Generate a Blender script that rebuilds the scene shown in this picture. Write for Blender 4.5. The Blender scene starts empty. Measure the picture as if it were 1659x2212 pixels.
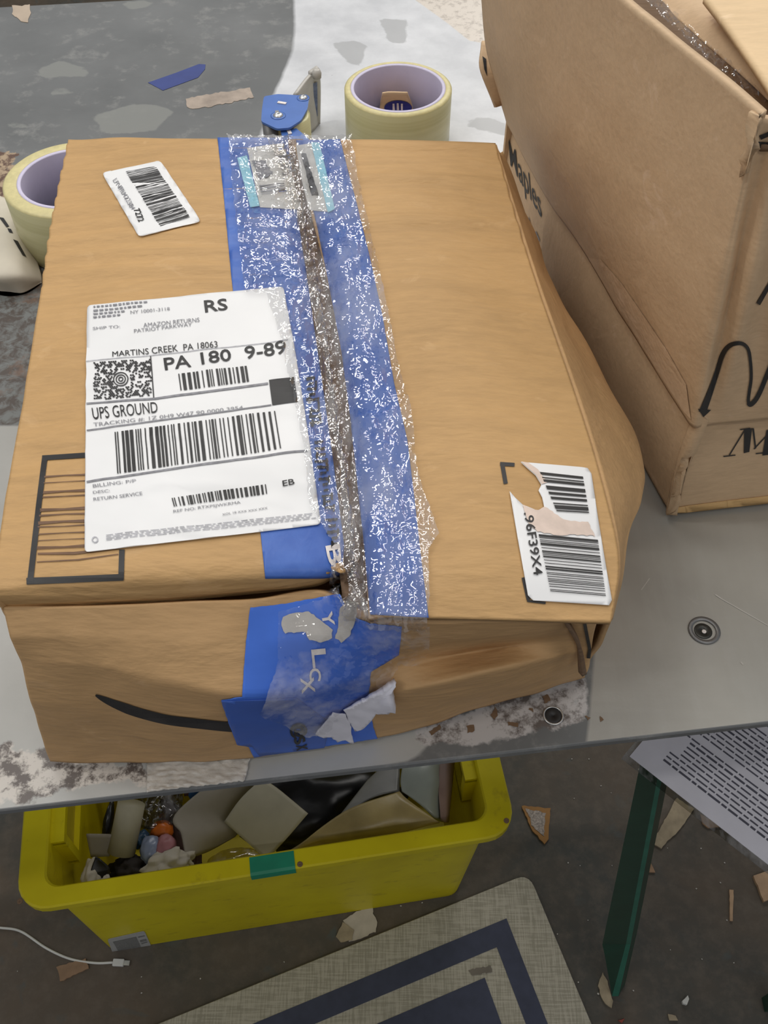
import bpy, bmesh, math, random
import numpy as np
from mathutils import Vector, Matrix, noise
from mathutils.bvhtree import BVHTree
from mathutils.geometry import tessellate_polygon

random.seed(7)
SC = bpy.context.scene
COL = SC.collection

# ------------------------------------------------------------------ camera
FX = 2050.0          # focal length in pixels of the 1659 x 2212 frame
CXP, CYP = 829.5, 1106.0
PITCH = math.radians(52)
HC = 0.475           # camera height over the table top (table top is z = 0)
FLOOR = -1.01
cam = bpy.data.cameras.new('camera')
camo = bpy.data.objects.new('camera', cam)
COL.objects.link(camo)
camo.location = (0, 0, HC)
camo.rotation_euler = (math.radians(90) - PITCH, 0, 0)
cam.sensor_fit = 'VERTICAL'
cam.sensor_height = 24
cam.lens = 24 * FX / 2212
cam.clip_start = 0.01
SC.camera = camo

# ------------------------------------------------------------------ light
SC.view_settings.view_transform = 'Standard'
SC.view_settings.look = 'None'
SC.view_settings.gamma = 1
SC.view_settings.exposure = 0.0
SC.view_settings.use_curve_mapping = False
w = bpy.data.worlds.new('world'); SC.world = w; w.use_nodes = True
w.node_tree.nodes['Background'].inputs[0].default_value = (0.93, 0.95, 1.0, 1)
w.node_tree.nodes['Background'].inputs[1].default_value = 0.31

def tube_light(x, y, z, power, sx=1.2, sy=0.10, rz=0, col=(1, 0.97, 0.92)):
    l = bpy.data.lights.new('ceiling_tube', 'AREA'); l.shape = 'RECTANGLE'
    l.size = sx; l.size_y = sy; l.energy = power; l.color = col
    o = bpy.data.objects.new('ceiling_tube_light', l); COL.objects.link(o)
    o.location = (x, y, z); o.rotation_euler = (0, 0, rz)
for x_, y_, p_ in ((-1.4, -.6, 9), (1.0, -.9, 9), (-1.3, .5, 15), (.6, .6, 5), (-.6, 1.5, 10), (1.3, 1.6, 7), (-.2, 2.4, 11), (1.4, 2.6, 11), (.3, 3.4, 14), (1.6, 3.7, 14), (1.0, 4.8, 22)):
    tube_light(x_, y_, 2.1, p_, sx=1.2, sy=.07, rz=.12)

# ------------------------------------------------------------------ helpers
FWD = Vector((0, math.cos(PITCH), -math.sin(PITCH)))
UPV = Vector((0, math.sin(PITCH), math.cos(PITCH)))
CAMP = Vector((0, 0, HC))
def ray(px, py):
    return (FWD + Vector((1, 0, 0)) * ((px - CXP) / FX) + UPV * ((CYP - py) / FX)).normalized()
def P(px, py, z=0.0):
    """world point at height z seen at a pixel of the photograph"""
    d = ray(px, py)
    return CAMP + d * ((z - HC) / d.z)

ROOTLOC = {}
def tag(o, label, cat, group=None, kind=None):
    if label: o['label'] = label
    if cat: o['category'] = cat
    if group: o['group'] = group
    if kind: o['kind'] = kind
    return o
def thing(name, loc, label, cat, group=None):
    o = bpy.data.objects.new(name, None); COL.objects.link(o)
    o.location = loc; o.empty_display_size = 0.02
    ROOTLOC[o.name] = Vector(loc)
    return tag(o, label, cat, group)
def absloc(o):
    v = Vector((0, 0, 0))
    while o is not None:
        v = v + o.location; o = o.parent
    return v
def obj(name, verts, faces, mat, parent=None, smooth=False, mats=None, fmat=None, origin=None):
    """verts in world coordinates"""
    base = absloc(parent) if parent else Vector((0, 0, 0))
    org = Vector(origin) if origin is not None else (base if parent else Vector(verts[0]))
    me = bpy.data.meshes.new(name)
    me.from_pydata([tuple(Vector(v) - org) for v in verts], [], [tuple(f) for f in faces])
    for m in (mats or [mat]): me.materials.append(m)
    if fmat:
        for p, k in zip(me.polygons, fmat): p.material_index = k
    if smooth:
        for p in me.polygons: p.use_smooth = True
    me.update()
    o = bpy.data.objects.new(name, me); COL.objects.link(o)
    if parent: o.parent = parent
    o.location = org - base
    return o

class MB:
    def __init__(s): s.v = []; s.f = []; s.m = []
    def add(s, v, f, m=0):
        n = len(s.v); s.v += [Vector(a) for a in v]; s.f += [tuple(i + n for i in q) for q in f]; s.m += [m] * len(f)
    def box(s, c, size, rot=None, m=0):
        x, y, z = [a / 2 for a in size]; R = rot or Matrix.Identity(3)
        v = [Vector(c) + R @ Vector((i * x, j * y, k * z)) for i in (-1, 1) for j in (-1, 1) for k in (-1, 1)]
        s.add(v, [(0, 1, 3, 2), (4, 6, 7, 5), (0, 4, 5, 1), (2, 3, 7, 6), (0, 2, 6, 4), (1, 5, 7, 3)], m)
    def prism(s, pts, zt, zb, m=0):
        """pts: (x, y) world outline, CCW from above or not"""
        n = len(pts)
        a = sum(pts[i][0] * pts[(i + 1) % n][1] - pts[(i + 1) % n][0] * pts[i][1] for i in range(n))
        if a < 0: pts = pts[::-1]
        zt = zt if isinstance(zt, (list, tuple)) else [zt] * n
        if a < 0: zt = zt[::-1]
        v = [Vector((p[0], p[1], z)) for p, z in zip(pts, zt)] + [Vector((p[0], p[1], (zb if not callable(zb) else zb(z)))) for p, z in zip(pts, zt)]
        tris = tessellate_polygon([[Vector((p[0], p[1], 0)) for p in pts]])
        f = []
        for t in tris:
            A, B, C = [pts[i] for i in t]
            if (B[0] - A[0]) * (C[1] - A[1]) - (B[1] - A[1]) * (C[0] - A[0]) < 0: t = t[::-1]
            f.append(tuple(t)); f.append(tuple(i + n for i in reversed(t)))
        for i in range(n):
            j = (i + 1) % n; f.append((i, i + n, j + n, j))
        s.add(v, f, m)
    def tube(s, pts, r, seg=10, m=0):
        pts = [Vector(p) for p in pts]; n = len(pts); rr = r if isinstance(r, list) else [r] * n
        v = []
        for i, p in enumerate(pts):
            t = (pts[min(i + 1, n - 1)] - pts[max(i - 1, 0)]).normalized()
            a = t.cross(Vector((0, 0, 1)));
            if a.length < 1e-3: a = t.cross(Vector((1, 0, 0)))
            a.normalize(); b = t.cross(a)
            for k in range(seg):
                q = 2 * math.pi * k / seg; v.append(p + (a * math.cos(q) + b * math.sin(q)) * rr[i])
        f = [(i * seg + k, (i + 1) * seg + k, (i + 1) * seg + (k + 1) % seg, i * seg + (k + 1) % seg) for i in range(n - 1) for k in range(seg)]
        f.append(tuple(range(seg))); f.append(tuple((n - 1) * seg + k for k in reversed(range(seg))))
        s.add(v, f, m)
    def lathe(s, prof, c, seg=64, m=0, closed=True):
        c = Vector(c); n = len(prof); v = []
        for k in range(seg):
            q = 2 * math.pi * k / seg
            for (r, z) in prof: v.append(c + Vector((r * math.cos(q), r * math.sin(q), z)))
        f = []
        for k in range(seg):
            k2 = (k + 1) % seg
            for i in range(n if closed else n - 1):
                j = (i + 1) % n; f.append((k * n + i, k2 * n + i, k2 * n + j, k * n + j))
        s.add(v, f, m)
    def build(s, name, mat, parent=None, smooth=False, mats=None, origin=None):
        return obj(name, s.v, s.f, mat, parent, smooth, mats, s.m if mats else None, origin)

def catmull(pts, n):
    """pts (k,3) array -> n samples"""
    pts = np.array(pts, float); k = len(pts)
    if k == 2:
        t = np.linspace(0, 1, n)[:, None]; return pts[0] * (1 - t) + pts[1] * t
    ext = np.vstack([2 * pts[0] - pts[1], pts, 2 * pts[-1] - pts[-2]])
    u = np.linspace(0, k - 1, n); i = np.minimum(u.astype(int), k - 2); t = (u - i)[:, None]
    a, b, c, d = ext[i], ext[i + 1], ext[i + 2], ext[i + 3]
    return 0.5 * ((2 * b) + (-a + c) * t + (2 * a - 5 * b + 4 * c - d) * t ** 2 + (-a + 3 * b - 3 * c + d) * t ** 3)
def lin(pts, n):
    pts = np.array(pts, float); k = len(pts); u = np.linspace(0, k - 1, n)
    i = np.minimum(u.astype(int), k - 2); t = (u - i)[:, None]
    return pts[i] * (1 - t) + pts[i + 1] * t
def grid(rows, nu, nv, iu=catmull, iv=catmull, disp=None):
    """rows of control points (world) -> (nv, nu, 3)"""
    a = [iu([tuple(p) for p in r], nu) for r in rows]
    g = np.array([iv([r[j] for r in a], nv) for j in range(nu)]).transpose(1, 0, 2)
    if disp is not None:
        nrm = gnormals(g)
        for i in range(nv):
            for j in range(nu):
                g[i, j] += nrm[i, j] * disp(j / (nu - 1), i / (nv - 1), g[i, j])
    return g
def gnormals(g):
    du = np.gradient(g, axis=1); dv = np.gradient(g, axis=0)
    n = np.cross(dv, du); l = np.linalg.norm(n, axis=2, keepdims=True); return n / np.maximum(l, 1e-12)
def gfaces(nv, nu, off=0):
    return [(off + i * nu + j, off + (i + 1) * nu + j, off + (i + 1) * nu + j + 1, off + i * nu + j + 1) for i in range(nv - 1) for j in range(nu - 1)]
def solid(g, th):
    """sheet with real thickness: outer surface g, inner offset against the normal"""
    nv, nu, _ = g.shape; n = gnormals(g); h = g - n * th
    v = [Vector(p) for p in g.reshape(-1, 3)] + [Vector(p) for p in h.reshape(-1, 3)]
    N = nv * nu
    f = gfaces(nv, nu) + [tuple(reversed(q)) for q in gfaces(nv, nu, N)]
    rim = [i * nu for i in range(nv)] + [(nv - 1) * nu + j for j in range(1, nu)] + [i * nu + nu - 1 for i in range(nv - 2, -1, -1)] + [j for j in range(nu - 2, 0, -1)]
    for a, b in zip(rim, rim[1:] + rim[:1]): f.append((a, a + N, b + N, b))
    return v, f
def up0(v, z=.0006):
    for p in v: p.z = max(p.z, z)
    return v
def bvh_of(*grids):
    v = []; f = []
    for g in grids:
        n = len(v); nv, nu, _ = g.shape; v += [Vector(p) for p in g.reshape(-1, 3)]; f += gfaces(nv, nu, n)
    return BVHTree.FromPolygons(v, f)

# ---- decals: 2-D outlines in photo pixels laid on a carrier surface
def cast(bvh, x, y, off):
    d = ray(x, y); h = bvh.ray_cast(CAMP, d)
    if h[0] is None:
        for r in (4, 8, 14, 22, 32):
            for a in range(12):
                dx = r * math.cos(a * math.pi / 6); dy = r * math.sin(a * math.pi / 6)
                h = bvh.ray_cast(CAMP, ray(x + dx, y + dy))
                if h[0] is not None: break
            if h[0] is not None: break
        if h[0] is None: return P(x, y, 0.05)
        # carry the plane of the neighbour on
        n = h[1]; den = d.dot(n)
        if abs(den) > 0.15: p = CAMP + d * ((h[0] - CAMP).dot(n) / den)
        else: p = h[0]
    else:
        p, n = h[0], h[1]
    n = h[1]
    if n.dot(d) > 0: n = -n
    return p + n * off
def cut(v2, faces, step):
    bm = bmesh.new(); vs = [bm.verts.new((a[0], a[1], 0)) for a in v2]
    for f in faces:
        try: bm.faces.new([vs[i] for i in f])
        except ValueError: pass
    if step:
        xs = [a[0] for a in v2]; ys = [a[1] for a in v2]
        for ax, lo, hi in ((0, min(xs), max(xs)), (1, min(ys), max(ys))):
            t = math.ceil(lo / step) * step
            while t < hi:
                co = (t, 0, 0) if ax == 0 else (0, t, 0); no = (1, 0, 0) if ax == 0 else (0, 1, 0)
                bmesh.ops.bisect_plane(bm, geom=bm.verts[:] + bm.edges[:] + bm.faces[:], dist=1e-5, plane_co=co, plane_no=no)
                t += step
    bm.verts.ensure_lookup_table(); bm.verts.index_update()
    out = [(v.co.x, v.co.y) for v in bm.verts]; of = []
    for f in bm.faces:
        idx = [v.index for v in f.verts]; a = 0
        for i in range(len(idx)):
            p, q = out[idx[i]], out[idx[(i + 1) % len(idx)]]; a += p[0] * q[1] - q[0] * p[1]
        of.append(idx[::-1] if a > 0 else idx)      # y runs down in the photo
    bm.free(); return out, of
def decal(name, polys, bvh, off, mat, parent, step=10, thick=0.0, smooth=False, wob=None, meshes=(), mats=None):
    """polys: outlines in pixels (optionally (outline, mat_index)); meshes: (verts2d, faces) already faced"""
    V = []; F = []; M = []
    for poly in polys:
        mi = 0
        if isinstance(poly, dict): mi = poly['m']; poly = poly['p']
        tris = tessellate_polygon([[Vector((x, y, 0)) for x, y in poly]]) if len(poly) > 3 else [(0, 1, 2)]
        if len(poly) == 4: tris = [(0, 1, 2, 3)]
        v, f = cut(poly, tris, step); n = len(V)
        V += v; F += [tuple(i + n for i in q) for q in f]; M += [mi] * len(f)
    for (mv, mf) in meshes:
        v, f = cut(mv, mf, step); n = len(V); V += v; F += [tuple(i + n for i in q) for q in f]; M += [0] * len(f)
    W = []
    for (x, y) in V:
        o = off + (wob(x, y) if wob else 0); W.append(cast(bvh, x, y, o))
    if thick:
        # join by position, make underside and rim
        n = len(W); und = [cast(bvh, x, y, off - thick) for (x, y) in V]
        W2 = W + und; F2 = list(F) + [tuple(i + n for i in reversed(q)) for q in F]
        cnt = {}
        for q in F:
            for a, b in zip(q, q[1:] + q[:1]): cnt[(a, b)] = cnt.get((a, b), 0) + 1
        for (a, b) in cnt:
            if (b, a) not in cnt: F2.append((a, a + n, b + n, b))
        return obj(name, W2, F2, mat, parent, smooth)
    o = obj(name, W, F, mat, parent, smooth, mats, M if mats else None)
    return o
def text2d(s, x0, y0, x1, y1, h, bold=0.0, shear=0.0, flip=1, upv=None):
    """text mesh whose baseline runs (x0,y0)->(x1,y1), cap height h px"""
    cu = bpy.data.curves.new('t', 'FONT'); cu.body = s; cu.size = 1; cu.offset = bold; cu.resolution_u = 3
    o = bpy.data.objects.new('t', cu); COL.objects.link(o)
    dg = bpy.context.evaluated_depsgraph_get(); dg.update()
    me = o.evaluated_get(dg).to_mesh()
    v = [tuple(a.co) for a in me.vertices]; f = [tuple(p.vertices) for p in me.polygons]
    o.evaluated_get(dg).to_mesh_clear(); bpy.data.objects.remove(o); bpy.data.curves.remove(cu)
    if not v: return [], []
    xa = min(a[0] for a in v); xb = max(a[0] for a in v); L = max(xb - xa, 1e-6)
    ex = ((x1 - x0), (y1 - y0)); ln = math.hypot(*ex); up = upv or (ex[1] / ln * h * flip, -ex[0] / ln * h * flip)
    out = []
    for a in v:
        u = (a[0] - xa) / L + shear * a[1] / 0.7 * h / ln; t = a[1] / 0.70
        out.append((x0 + ex[0] * u + up[0] * t, y0 + ex[1] * u + up[1] * t))
    return out, f
def line2d(pts, wd):
    """polyline ribbon -> list of quads; wd number or list"""
    n = len(pts); ws = wd if isinstance(wd, (list, tuple)) else [wd] * n; L = []; R = []
    for i in range(n):
        a = pts[max(i - 1, 0)]; b = pts[min(i + 1, n - 1)]; dx, dy = b[0] - a[0], b[1] - a[1]; l = math.hypot(dx, dy) or 1
        nx, ny = -dy / l * ws[i] / 2, dx / l * ws[i] / 2
        L.append((pts[i][0] + nx, pts[i][1] + ny)); R.append((pts[i][0] - nx, pts[i][1] - ny))
    return [[L[i], L[i + 1], R[i + 1], R[i]] for i in range(n - 1)]
def bars(q, n, seed, axis=0, ink=0.5, runs=None):
    """random barcode bars in a px quad TL,TR,BR,BL; axis 0: bars stand across u"""
    r = random.Random(seed); t = 0; seg = []; on = True
    while t < n:
        wv = r.choice([1, 1, 1, 2, 2, 3]) if on else r.choice([1, 1, 2, 2, 3])
        if on: seg.append((t / n, min((t + wv) / n, 1)))
        t += wv; on = not on
    TL, TR, BR, BL = q; out = []
    def L(a, b, t): return (a[0] + (b[0] - a[0]) * t, a[1] + (b[1] - a[1]) * t)
    for a, b in seg:
        if axis == 0: out.append([L(TL, TR, a), L(TL, TR, b), L(BL, BR, b), L(BL, BR, a)])
        else: out.append([L(TL, BL, a), L(TR, BR, a), L(TR, BR, b), L(TL, BL, b)])
    return out
def rounded(poly, r, k=4):
    out = []; n = len(poly)
    for i in range(n):
        a, b, c = poly[i - 1], poly[i], poly[(i + 1) % n]
        def un(p, q):
            d = math.hypot(q[0] - p[0], q[1] - p[1]); return ((q[0] - p[0]) / d, (q[1] - p[1]) / d)
        u, w_ = un(b, a), un(b, c); s = (b[0] + u[0] * r, b[1] + u[1] * r); e = (b[0] + w_[0] * r, b[1] + w_[1] * r)
        for j in range(k + 1):
            t = j / k; out.append(((1 - t) ** 2 * s[0] + 2 * t * (1 - t) * b[0] + t * t * e[0], (1 - t) ** 2 * s[1] + 2 * t * (1 - t) * b[1] + t * t * e[1]))
    return out
def ragged(poly, amp, seed, step=6):
    """outline with a torn edge"""
    r = random.Random(seed); out = []
    for i in range(len(poly)):
        a, b = poly[i], poly[(i + 1) % len(poly)]; d = math.hypot(b[0] - a[0], b[1] - a[1]); n = max(1, int(d / step))
        for k in range(n):
            t = k / n; out.append((a[0] + (b[0] - a[0]) * t + r.uniform(-amp, amp), a[1] + (b[1] - a[1]) * t + r.uniform(-amp, amp)))
    return out

# ------------------------------------------------------------------ materials
def srgb(r, g, b):
    f = lambda c: (c / 255 / 12.92) if c / 255 <= 0.04045 else ((c / 255 + 0.055) / 1.055) ** 2.4
    return (f(r), f(g), f(b), 1)
class N:
    def __init__(s, name):
        s.m = bpy.data.materials.new(name); s.m.use_nodes = True; s.t = s.m.node_tree; s.b = s.t.nodes['Principled BSDF']
        s.tc = s.new('ShaderNodeTexCoord')
    def new(s, k, **kw):
        n = s.t.nodes.new(k)
        for a, b in kw.items(): setattr(n, a, b)
        return n
    def l(s, a, b): s.t.links.new(a, b)
    def noise(s, scale, detail=4, rough=.55, stretch=None, dist=0):
        n = s.new('ShaderNodeTexNoise'); n.inputs['Scale'].default_value = scale; n.inputs['Detail'].default_value = detail
        n.inputs['Roughness'].default_value = rough; n.inputs['Distortion'].default_value = dist
        if stretch:
            mp = s.new('ShaderNodeMapping'); mp.inputs['Scale'].default_value = stretch; s.l(s.tc.outputs['Object'], mp.inputs[0]); s.l(mp.outputs[0], n.inputs['Vector'])
        else: s.l(s.tc.outputs['Object'], n.inputs['Vector'])
        return n.outputs['Fac']
    def ramp(s, fac, a, b):
        r = s.new('ShaderNodeMapRange'); r.inputs[1].default_value = a; r.inputs[2].default_value = b; s.l(fac, r.inputs[0]); return r.outputs[0]
    def mix(s, fac, a, b):
        n = s.new('ShaderNodeMix', data_type='RGBA')
        if hasattr(fac, 'is_linked') or not isinstance(fac, (int, float)): s.l(fac, n.inputs[0])
        else: n.inputs[0].default_value = fac
        for v, k in ((a, 6), (b, 7)):
            if isinstance(v, tuple): n.inputs[k].default_value = v
            else: s.l(v, n.inputs[k])
        return n.outputs[2]
    def math(s, op, a, b=None):
        n = s.new('ShaderNodeMath', operation=op)
        for v, k in ((a, 0), (b, 1)):
            if v is None: continue
            if isinstance(v, (int, float)): n.inputs[k].default_value = v
            else: s.l(v, n.inputs[k])
        return n.outputs[0]
    def attr(s, name):
        n = s.new('ShaderNodeAttribute'); n.attribute_name = name; return n.outputs['Fac']
    def bump(s, h, strength, dist=0.001):
        n = s.new('ShaderNodeBump'); n.inputs['Strength'].default_value = strength; n.inputs['Distance'].default_value = dist
        s.l(h, n.inputs['Height'])
        return n.outputs[0]
    def done(s, color=None, rough=.6, metal=0, normal=None, spec=None, alpha=None, trans=None, coat=None):
        b = s.b
        if color is not None:
            if isinstance(color, tuple): b.inputs['Base Color'].default_value = color
            else: s.l(color, b.inputs['Base Color'])
        if isinstance(rough, (int, float)): b.inputs['Roughness'].default_value = rough
        else: s.l(rough, b.inputs['Roughness'])
        if isinstance(metal, (int, float)): b.inputs['Metallic'].default_value = metal
        else: s.l(metal, b.inputs['Metallic'])
        if normal is not None: s.l(normal, b.inputs['Normal'])
        if spec is not None: b.inputs['Specular IOR Level'].default_value = spec
        if trans is not None: b.inputs['Transmission Weight'].default_value = trans
        if coat is not None: b.inputs['Coat Weight'].default_value = coat; b.inputs['Coat Roughness'].default_value = .1
        if alpha is not None: b.inputs['Alpha'].default_value = alpha
        return s.m
def vary(c, k): return (min(c[0] * k, 1), min(c[1] * k, 1), min(c[2] * k, 1), 1)
def plain(name, c, rough=.6, var=.12, scale=30, bump=.15, metal=0, spec=None, coat=None, bs=200):
    n = N(name); f = n.noise(scale)
    return n.done(n.mix(n.ramp(f, .3, .7), vary(c, 1 - var), vary(c, 1 + var)), rough, metal, n.bump(n.noise(bs), bump, .0005), spec, coat=coat)
def board(name, c, stripe=True, crumple=.5, dark=.8):
    n = N(name)
    big = n.noise(9, 3); col = n.mix(n.ramp(big, .3, .7), vary(c, .9), vary(c, 1.1))
    fib = n.noise(60, 6, .7, (1, 5, 5)); col = n.mix(n.ramp(fib, .38, .62), col, n.mix(.25, col, vary(c, 1.35)))
    if stripe:
        lines = n.noise(5, 4, .6, (1, 22, 22)); col = n.mix(n.ramp(lines, .5, .68), col, n.mix(.25, col, vary(c, .7)))
    scuff = n.noise(25, 5, .6, (1, 2, 2), 1.5); col = n.mix(n.ramp(scuff, .62, .72), col, n.mix(.5, col, vary((c[0], c[1] * 1.05, c[2] * 1.2), 1.25)))
    hb = n.noise(14, 4, .5, (1, 2.6, 2.6), .6); hf = n.noise(90, 3, .5, (1, 4, 4)); h = n.math('ADD', n.math('MULTIPLY', hb, 5), hf)
    return n.done(col, .62, 0, n.bump(h, crumple, .0012), .35)
M = {}
M['kraft'] = board('kraft_cardboard', (.49, .30, .128, 1))
M['kraft_front'] = board('kraft_cardboard_plain', (.50, .31, .145, 1), stripe=False, crumple=.35)
M['tan'] = board('tan_cardboard', (.58, .41, .25, 1), stripe=False, crumple=.22)
M['tan_light'] = board('pale_cardboard', (.72, .52, .30, 1), stripe=False, crumple=.15)
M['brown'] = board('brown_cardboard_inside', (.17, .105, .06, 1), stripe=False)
M['ink'] = plain('black_ink', (.018, .017, .017, 1), .5, .2, 100, .05)
M['ink_grey'] = plain('grey_ink', (.24, .24, .26, 1), .6, .3, 400, .05)
M['ink_light'] = plain('faded_ink', (.42, .42, .45, 1), .6, .3, 400, .05)
M['ink_brown'] = plain('brown_printed_line', (.16, .085, .045, 1), .6, .2, 100, .05)
M['label'] = plain('white_label_paper', (.80, .80, .80, 1), .45, .03, 15, .12, bs=40)
M['tornpaper'] = plain('torn_paper_fibre', (.70, .57, .49, 1), .8, .12, 120, .3)
M['white_paper'] = plain('white_paper', (.78, .77, .84, 1), .6, .04, 40, .1)
def blue_tape():
    n = N('blue_tape'); f = n.noise(40, 5, .6, (1, 1, 1)); c = n.mix(n.ramp(f, .35, .7), (.045, .115, .42, 1), (.075, .17, .52, 1))
    h = n.noise(120, 4, .6, (1, .5, 1), 1); return n.done(c, .42, 0, n.bump(h, .35, .001), .4)
M['blue'] = blue_tape()
M['blue_flat'] = plain('blue_masking_tape', (.055, .17, .68, 1), .55, .1, 30, .15)
M['blue_dull'] = plain('blue_strip', (.03, .05, .20, 1), .6, .1, 60, .1)
M['cyan'] = plain('pale_cyan_print', (.30, .62, .75, 1), .5, .08, 60, .1)
M['letter_white'] = plain('pale_print', (.78, .72, .68, 1), .5, .15, 200, .1)
def film(name, fac, rough, scale, tilt, stretch=(1, .35, 1), tint=(1, 1, 1, 1), haze=0.0):
    """crinkled clear packing tape: clear, with a glossy surface broken into small creased facets"""
    n = N(name); t = n.t; t.nodes.remove(n.b)
    mp = n.new('ShaderNodeMapping'); mp.inputs['Scale'].default_value = stretch; n.l(n.tc.outputs['Object'], mp.inputs[0])
    ns = n.new('ShaderNodeTexNoise'); ns.inputs['Scale'].default_value = scale * .3; ns.inputs['Detail'].default_value = 4; n.l(mp.outputs[0], ns.inputs['Vector'])
    ad = n.new('ShaderNodeVectorMath', operation='MULTIPLY_ADD'); n.l(ns.outputs['Color'], ad.inputs[0]); ad.inputs[1].default_value = (.012, .012, .012); n.l(mp.outputs[0], ad.inputs[2])
    v = n.new('ShaderNodeTexVoronoi'); v.feature = 'F1'; v.inputs['Scale'].default_value = scale; n.l(ad.outputs[0], v.inputs['Vector'])
    v2 = n.new('ShaderNodeTexVoronoi'); v2.feature = 'F1'; v2.inputs['Scale'].default_value = scale * .3; n.l(ad.outputs[0], v2.inputs['Vector'])
    def off(src, k, add):
        a = n.new('ShaderNodeVectorMath', operation='SUBTRACT'); n.l(src, a.inputs[0]); a.inputs[1].default_value = (.5, .5, .5)
        b = n.new('ShaderNodeVectorMath', operation='MULTIPLY_ADD'); n.l(a.outputs[0], b.inputs[0]); b.inputs[1].default_value = (k, k, k); n.l(add, b.inputs[2]); return b.outputs[0]
    ge = n.new('ShaderNodeNewGeometry'); nn = off(v.outputs['Color'], tilt, ge.outputs['Normal']); nn = off(v2.outputs['Color'], tilt * .7, nn)
    nz = n.new('ShaderNodeVectorMath', operation='NORMALIZE'); n.l(nn, nz.inputs[0])
    g = n.new('ShaderNodeBsdfGlossy'); g.inputs['Roughness'].default_value = rough; n.l(nz.outputs[0], g.inputs['Normal'])
    tr = n.new('ShaderNodeBsdfTransparent'); tr.inputs[0].default_value = tint
    mx = n.new('ShaderNodeMixShader'); mx.inputs[0].default_value = fac; n.l(tr.outputs[0], mx.inputs[1]); n.l(g.outputs[0], mx.inputs[2])
    out = t.nodes['Material Output']; last = mx.outputs[0]
    if haze:
        df = n.new('ShaderNodeBsdfDiffuse'); df.inputs[0].default_value = (.85, .85, .88, 1); m2 = n.new('ShaderNodeMixShader')
        hz = n.ramp(n.noise(35, 5, .65, (1, .5, 1)), .45, .72); n.l(n.math('MULTIPLY', hz, haze), m2.inputs[0]); n.l(last, m2.inputs[1]); n.l(df.outputs[0], m2.inputs[2]); last = m2.outputs[0]
    n.l(last, out.inputs[0]); return n.m
M['film'] = film('crinkled_clear_tape', .23, .035, 270, .64, (1.8, .5, 1), haze=.24)
M['film_soft'] = film('smooth_clear_tape', .06, .12, 60, .2, (1, 1, 1))
M['film_dense'] = film('gathered_clear_tape', .22, .035, 330, .85, (1.7, .5, 1), (.95, .93, .9, 1), haze=.16)
M['film_haze'] = film('hazy_clear_tape', .10, .07, 220, .42, (1, 1, 1), (1, 1, 1, 1), haze=.38)
M['steel'] = plain('bright_steel', (.62, .63, .62, 1), .3, .15, 80, .1, metal=.8)
M['grey_metal'] = plain('dull_grey_metal', (.20, .20, .20, 1), .4, .15, 60, .1, metal=.6)
M['enamel'] = plain('blue_enamel', (.07, .16, .46, 1), .32, .08, 60, .1)
M['grey_plastic'] = plain('pale_grey_plastic', (.48, .46, .42, 1), .4, .1, 60, .1)
def roll_mat():
    n = N('clear_tape_wound_on_roll'); s = n.noise(3, 3, .6, (1, 1, 60)); c = n.mix(n.ramp(s, .35, .65), (.47, .44, .23, 1), (.56, .53, .31, 1))
    n.b.inputs['Subsurface Weight'].default_value = .25; n.b.inputs['Subsurface Radius'].default_value = (.01, .01, .005); n.b.inputs['Subsurface Scale'].default_value = .5
    return n.done(c, .28, 0, n.bump(n.noise(60), .1, .0004), .5)
M['roll'] = roll_mat()
M['roll_edge'] = plain('wound_tape_edge', (.64, .57, .29, 1), .45, .1, 200, .2)
M['core'] = plain('lilac_white_core', (.62, .58, .74, 1), .7, .05, 40, .1)
M['floor'] = None

# ------------------------------------------------------------------ the floor
def floor_mat():
    n = N('dirty_dark_floor')
    a = n.noise(3.5, 6, .6, None, .6); c = n.mix(n.ramp(a, .35, .65), (.062, .064, .058, 1), (.12, .092, .066, 1))
    b = n.noise(45, 6, .7); c = n.mix(n.ramp(b, .45, .7), c, n.mix(.4, c, (.17, .14, .11, 1)))
    d = n.noise(9, 4, .5, (1, 1, 1), 2); c = n.mix(n.ramp(d, .62, .75), c, (.085, .095, .09, 1))
    return n.done(c, .6, 0, n.bump(b, .2, .002), .3)
g = np.array([[[x, y, FLOOR] for x in np.linspace(-3, 3, 13)] for y in np.linspace(-2.5, 4, 13)])
nv, nu, _ = g.shape
fl = obj('floor', [Vector(p) for p in g.reshape(-1, 3)] + [Vector((x, y, FLOOR - .1)) for x, y in ((-3, -2.5), (3, -2.5), (3, 4), (-3, 4))],
         [tuple(reversed(q)) for q in gfaces(nv, nu)] + [(nv * nu + 3, nv * nu + 2, nv * nu + 1, nv * nu)], floor_mat(), origin=(0, 0, FLOOR))
fl['kind'] = 'structure'
m = MB(); m.box((0, 3.95, FLOOR + .75), (6, .1, 1.5)); wb_ = m.build('wall_back', plain('dark_brown_wall', (.05, .035, .03, 1), .8)); wb_['kind'] = 'structure'

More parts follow.
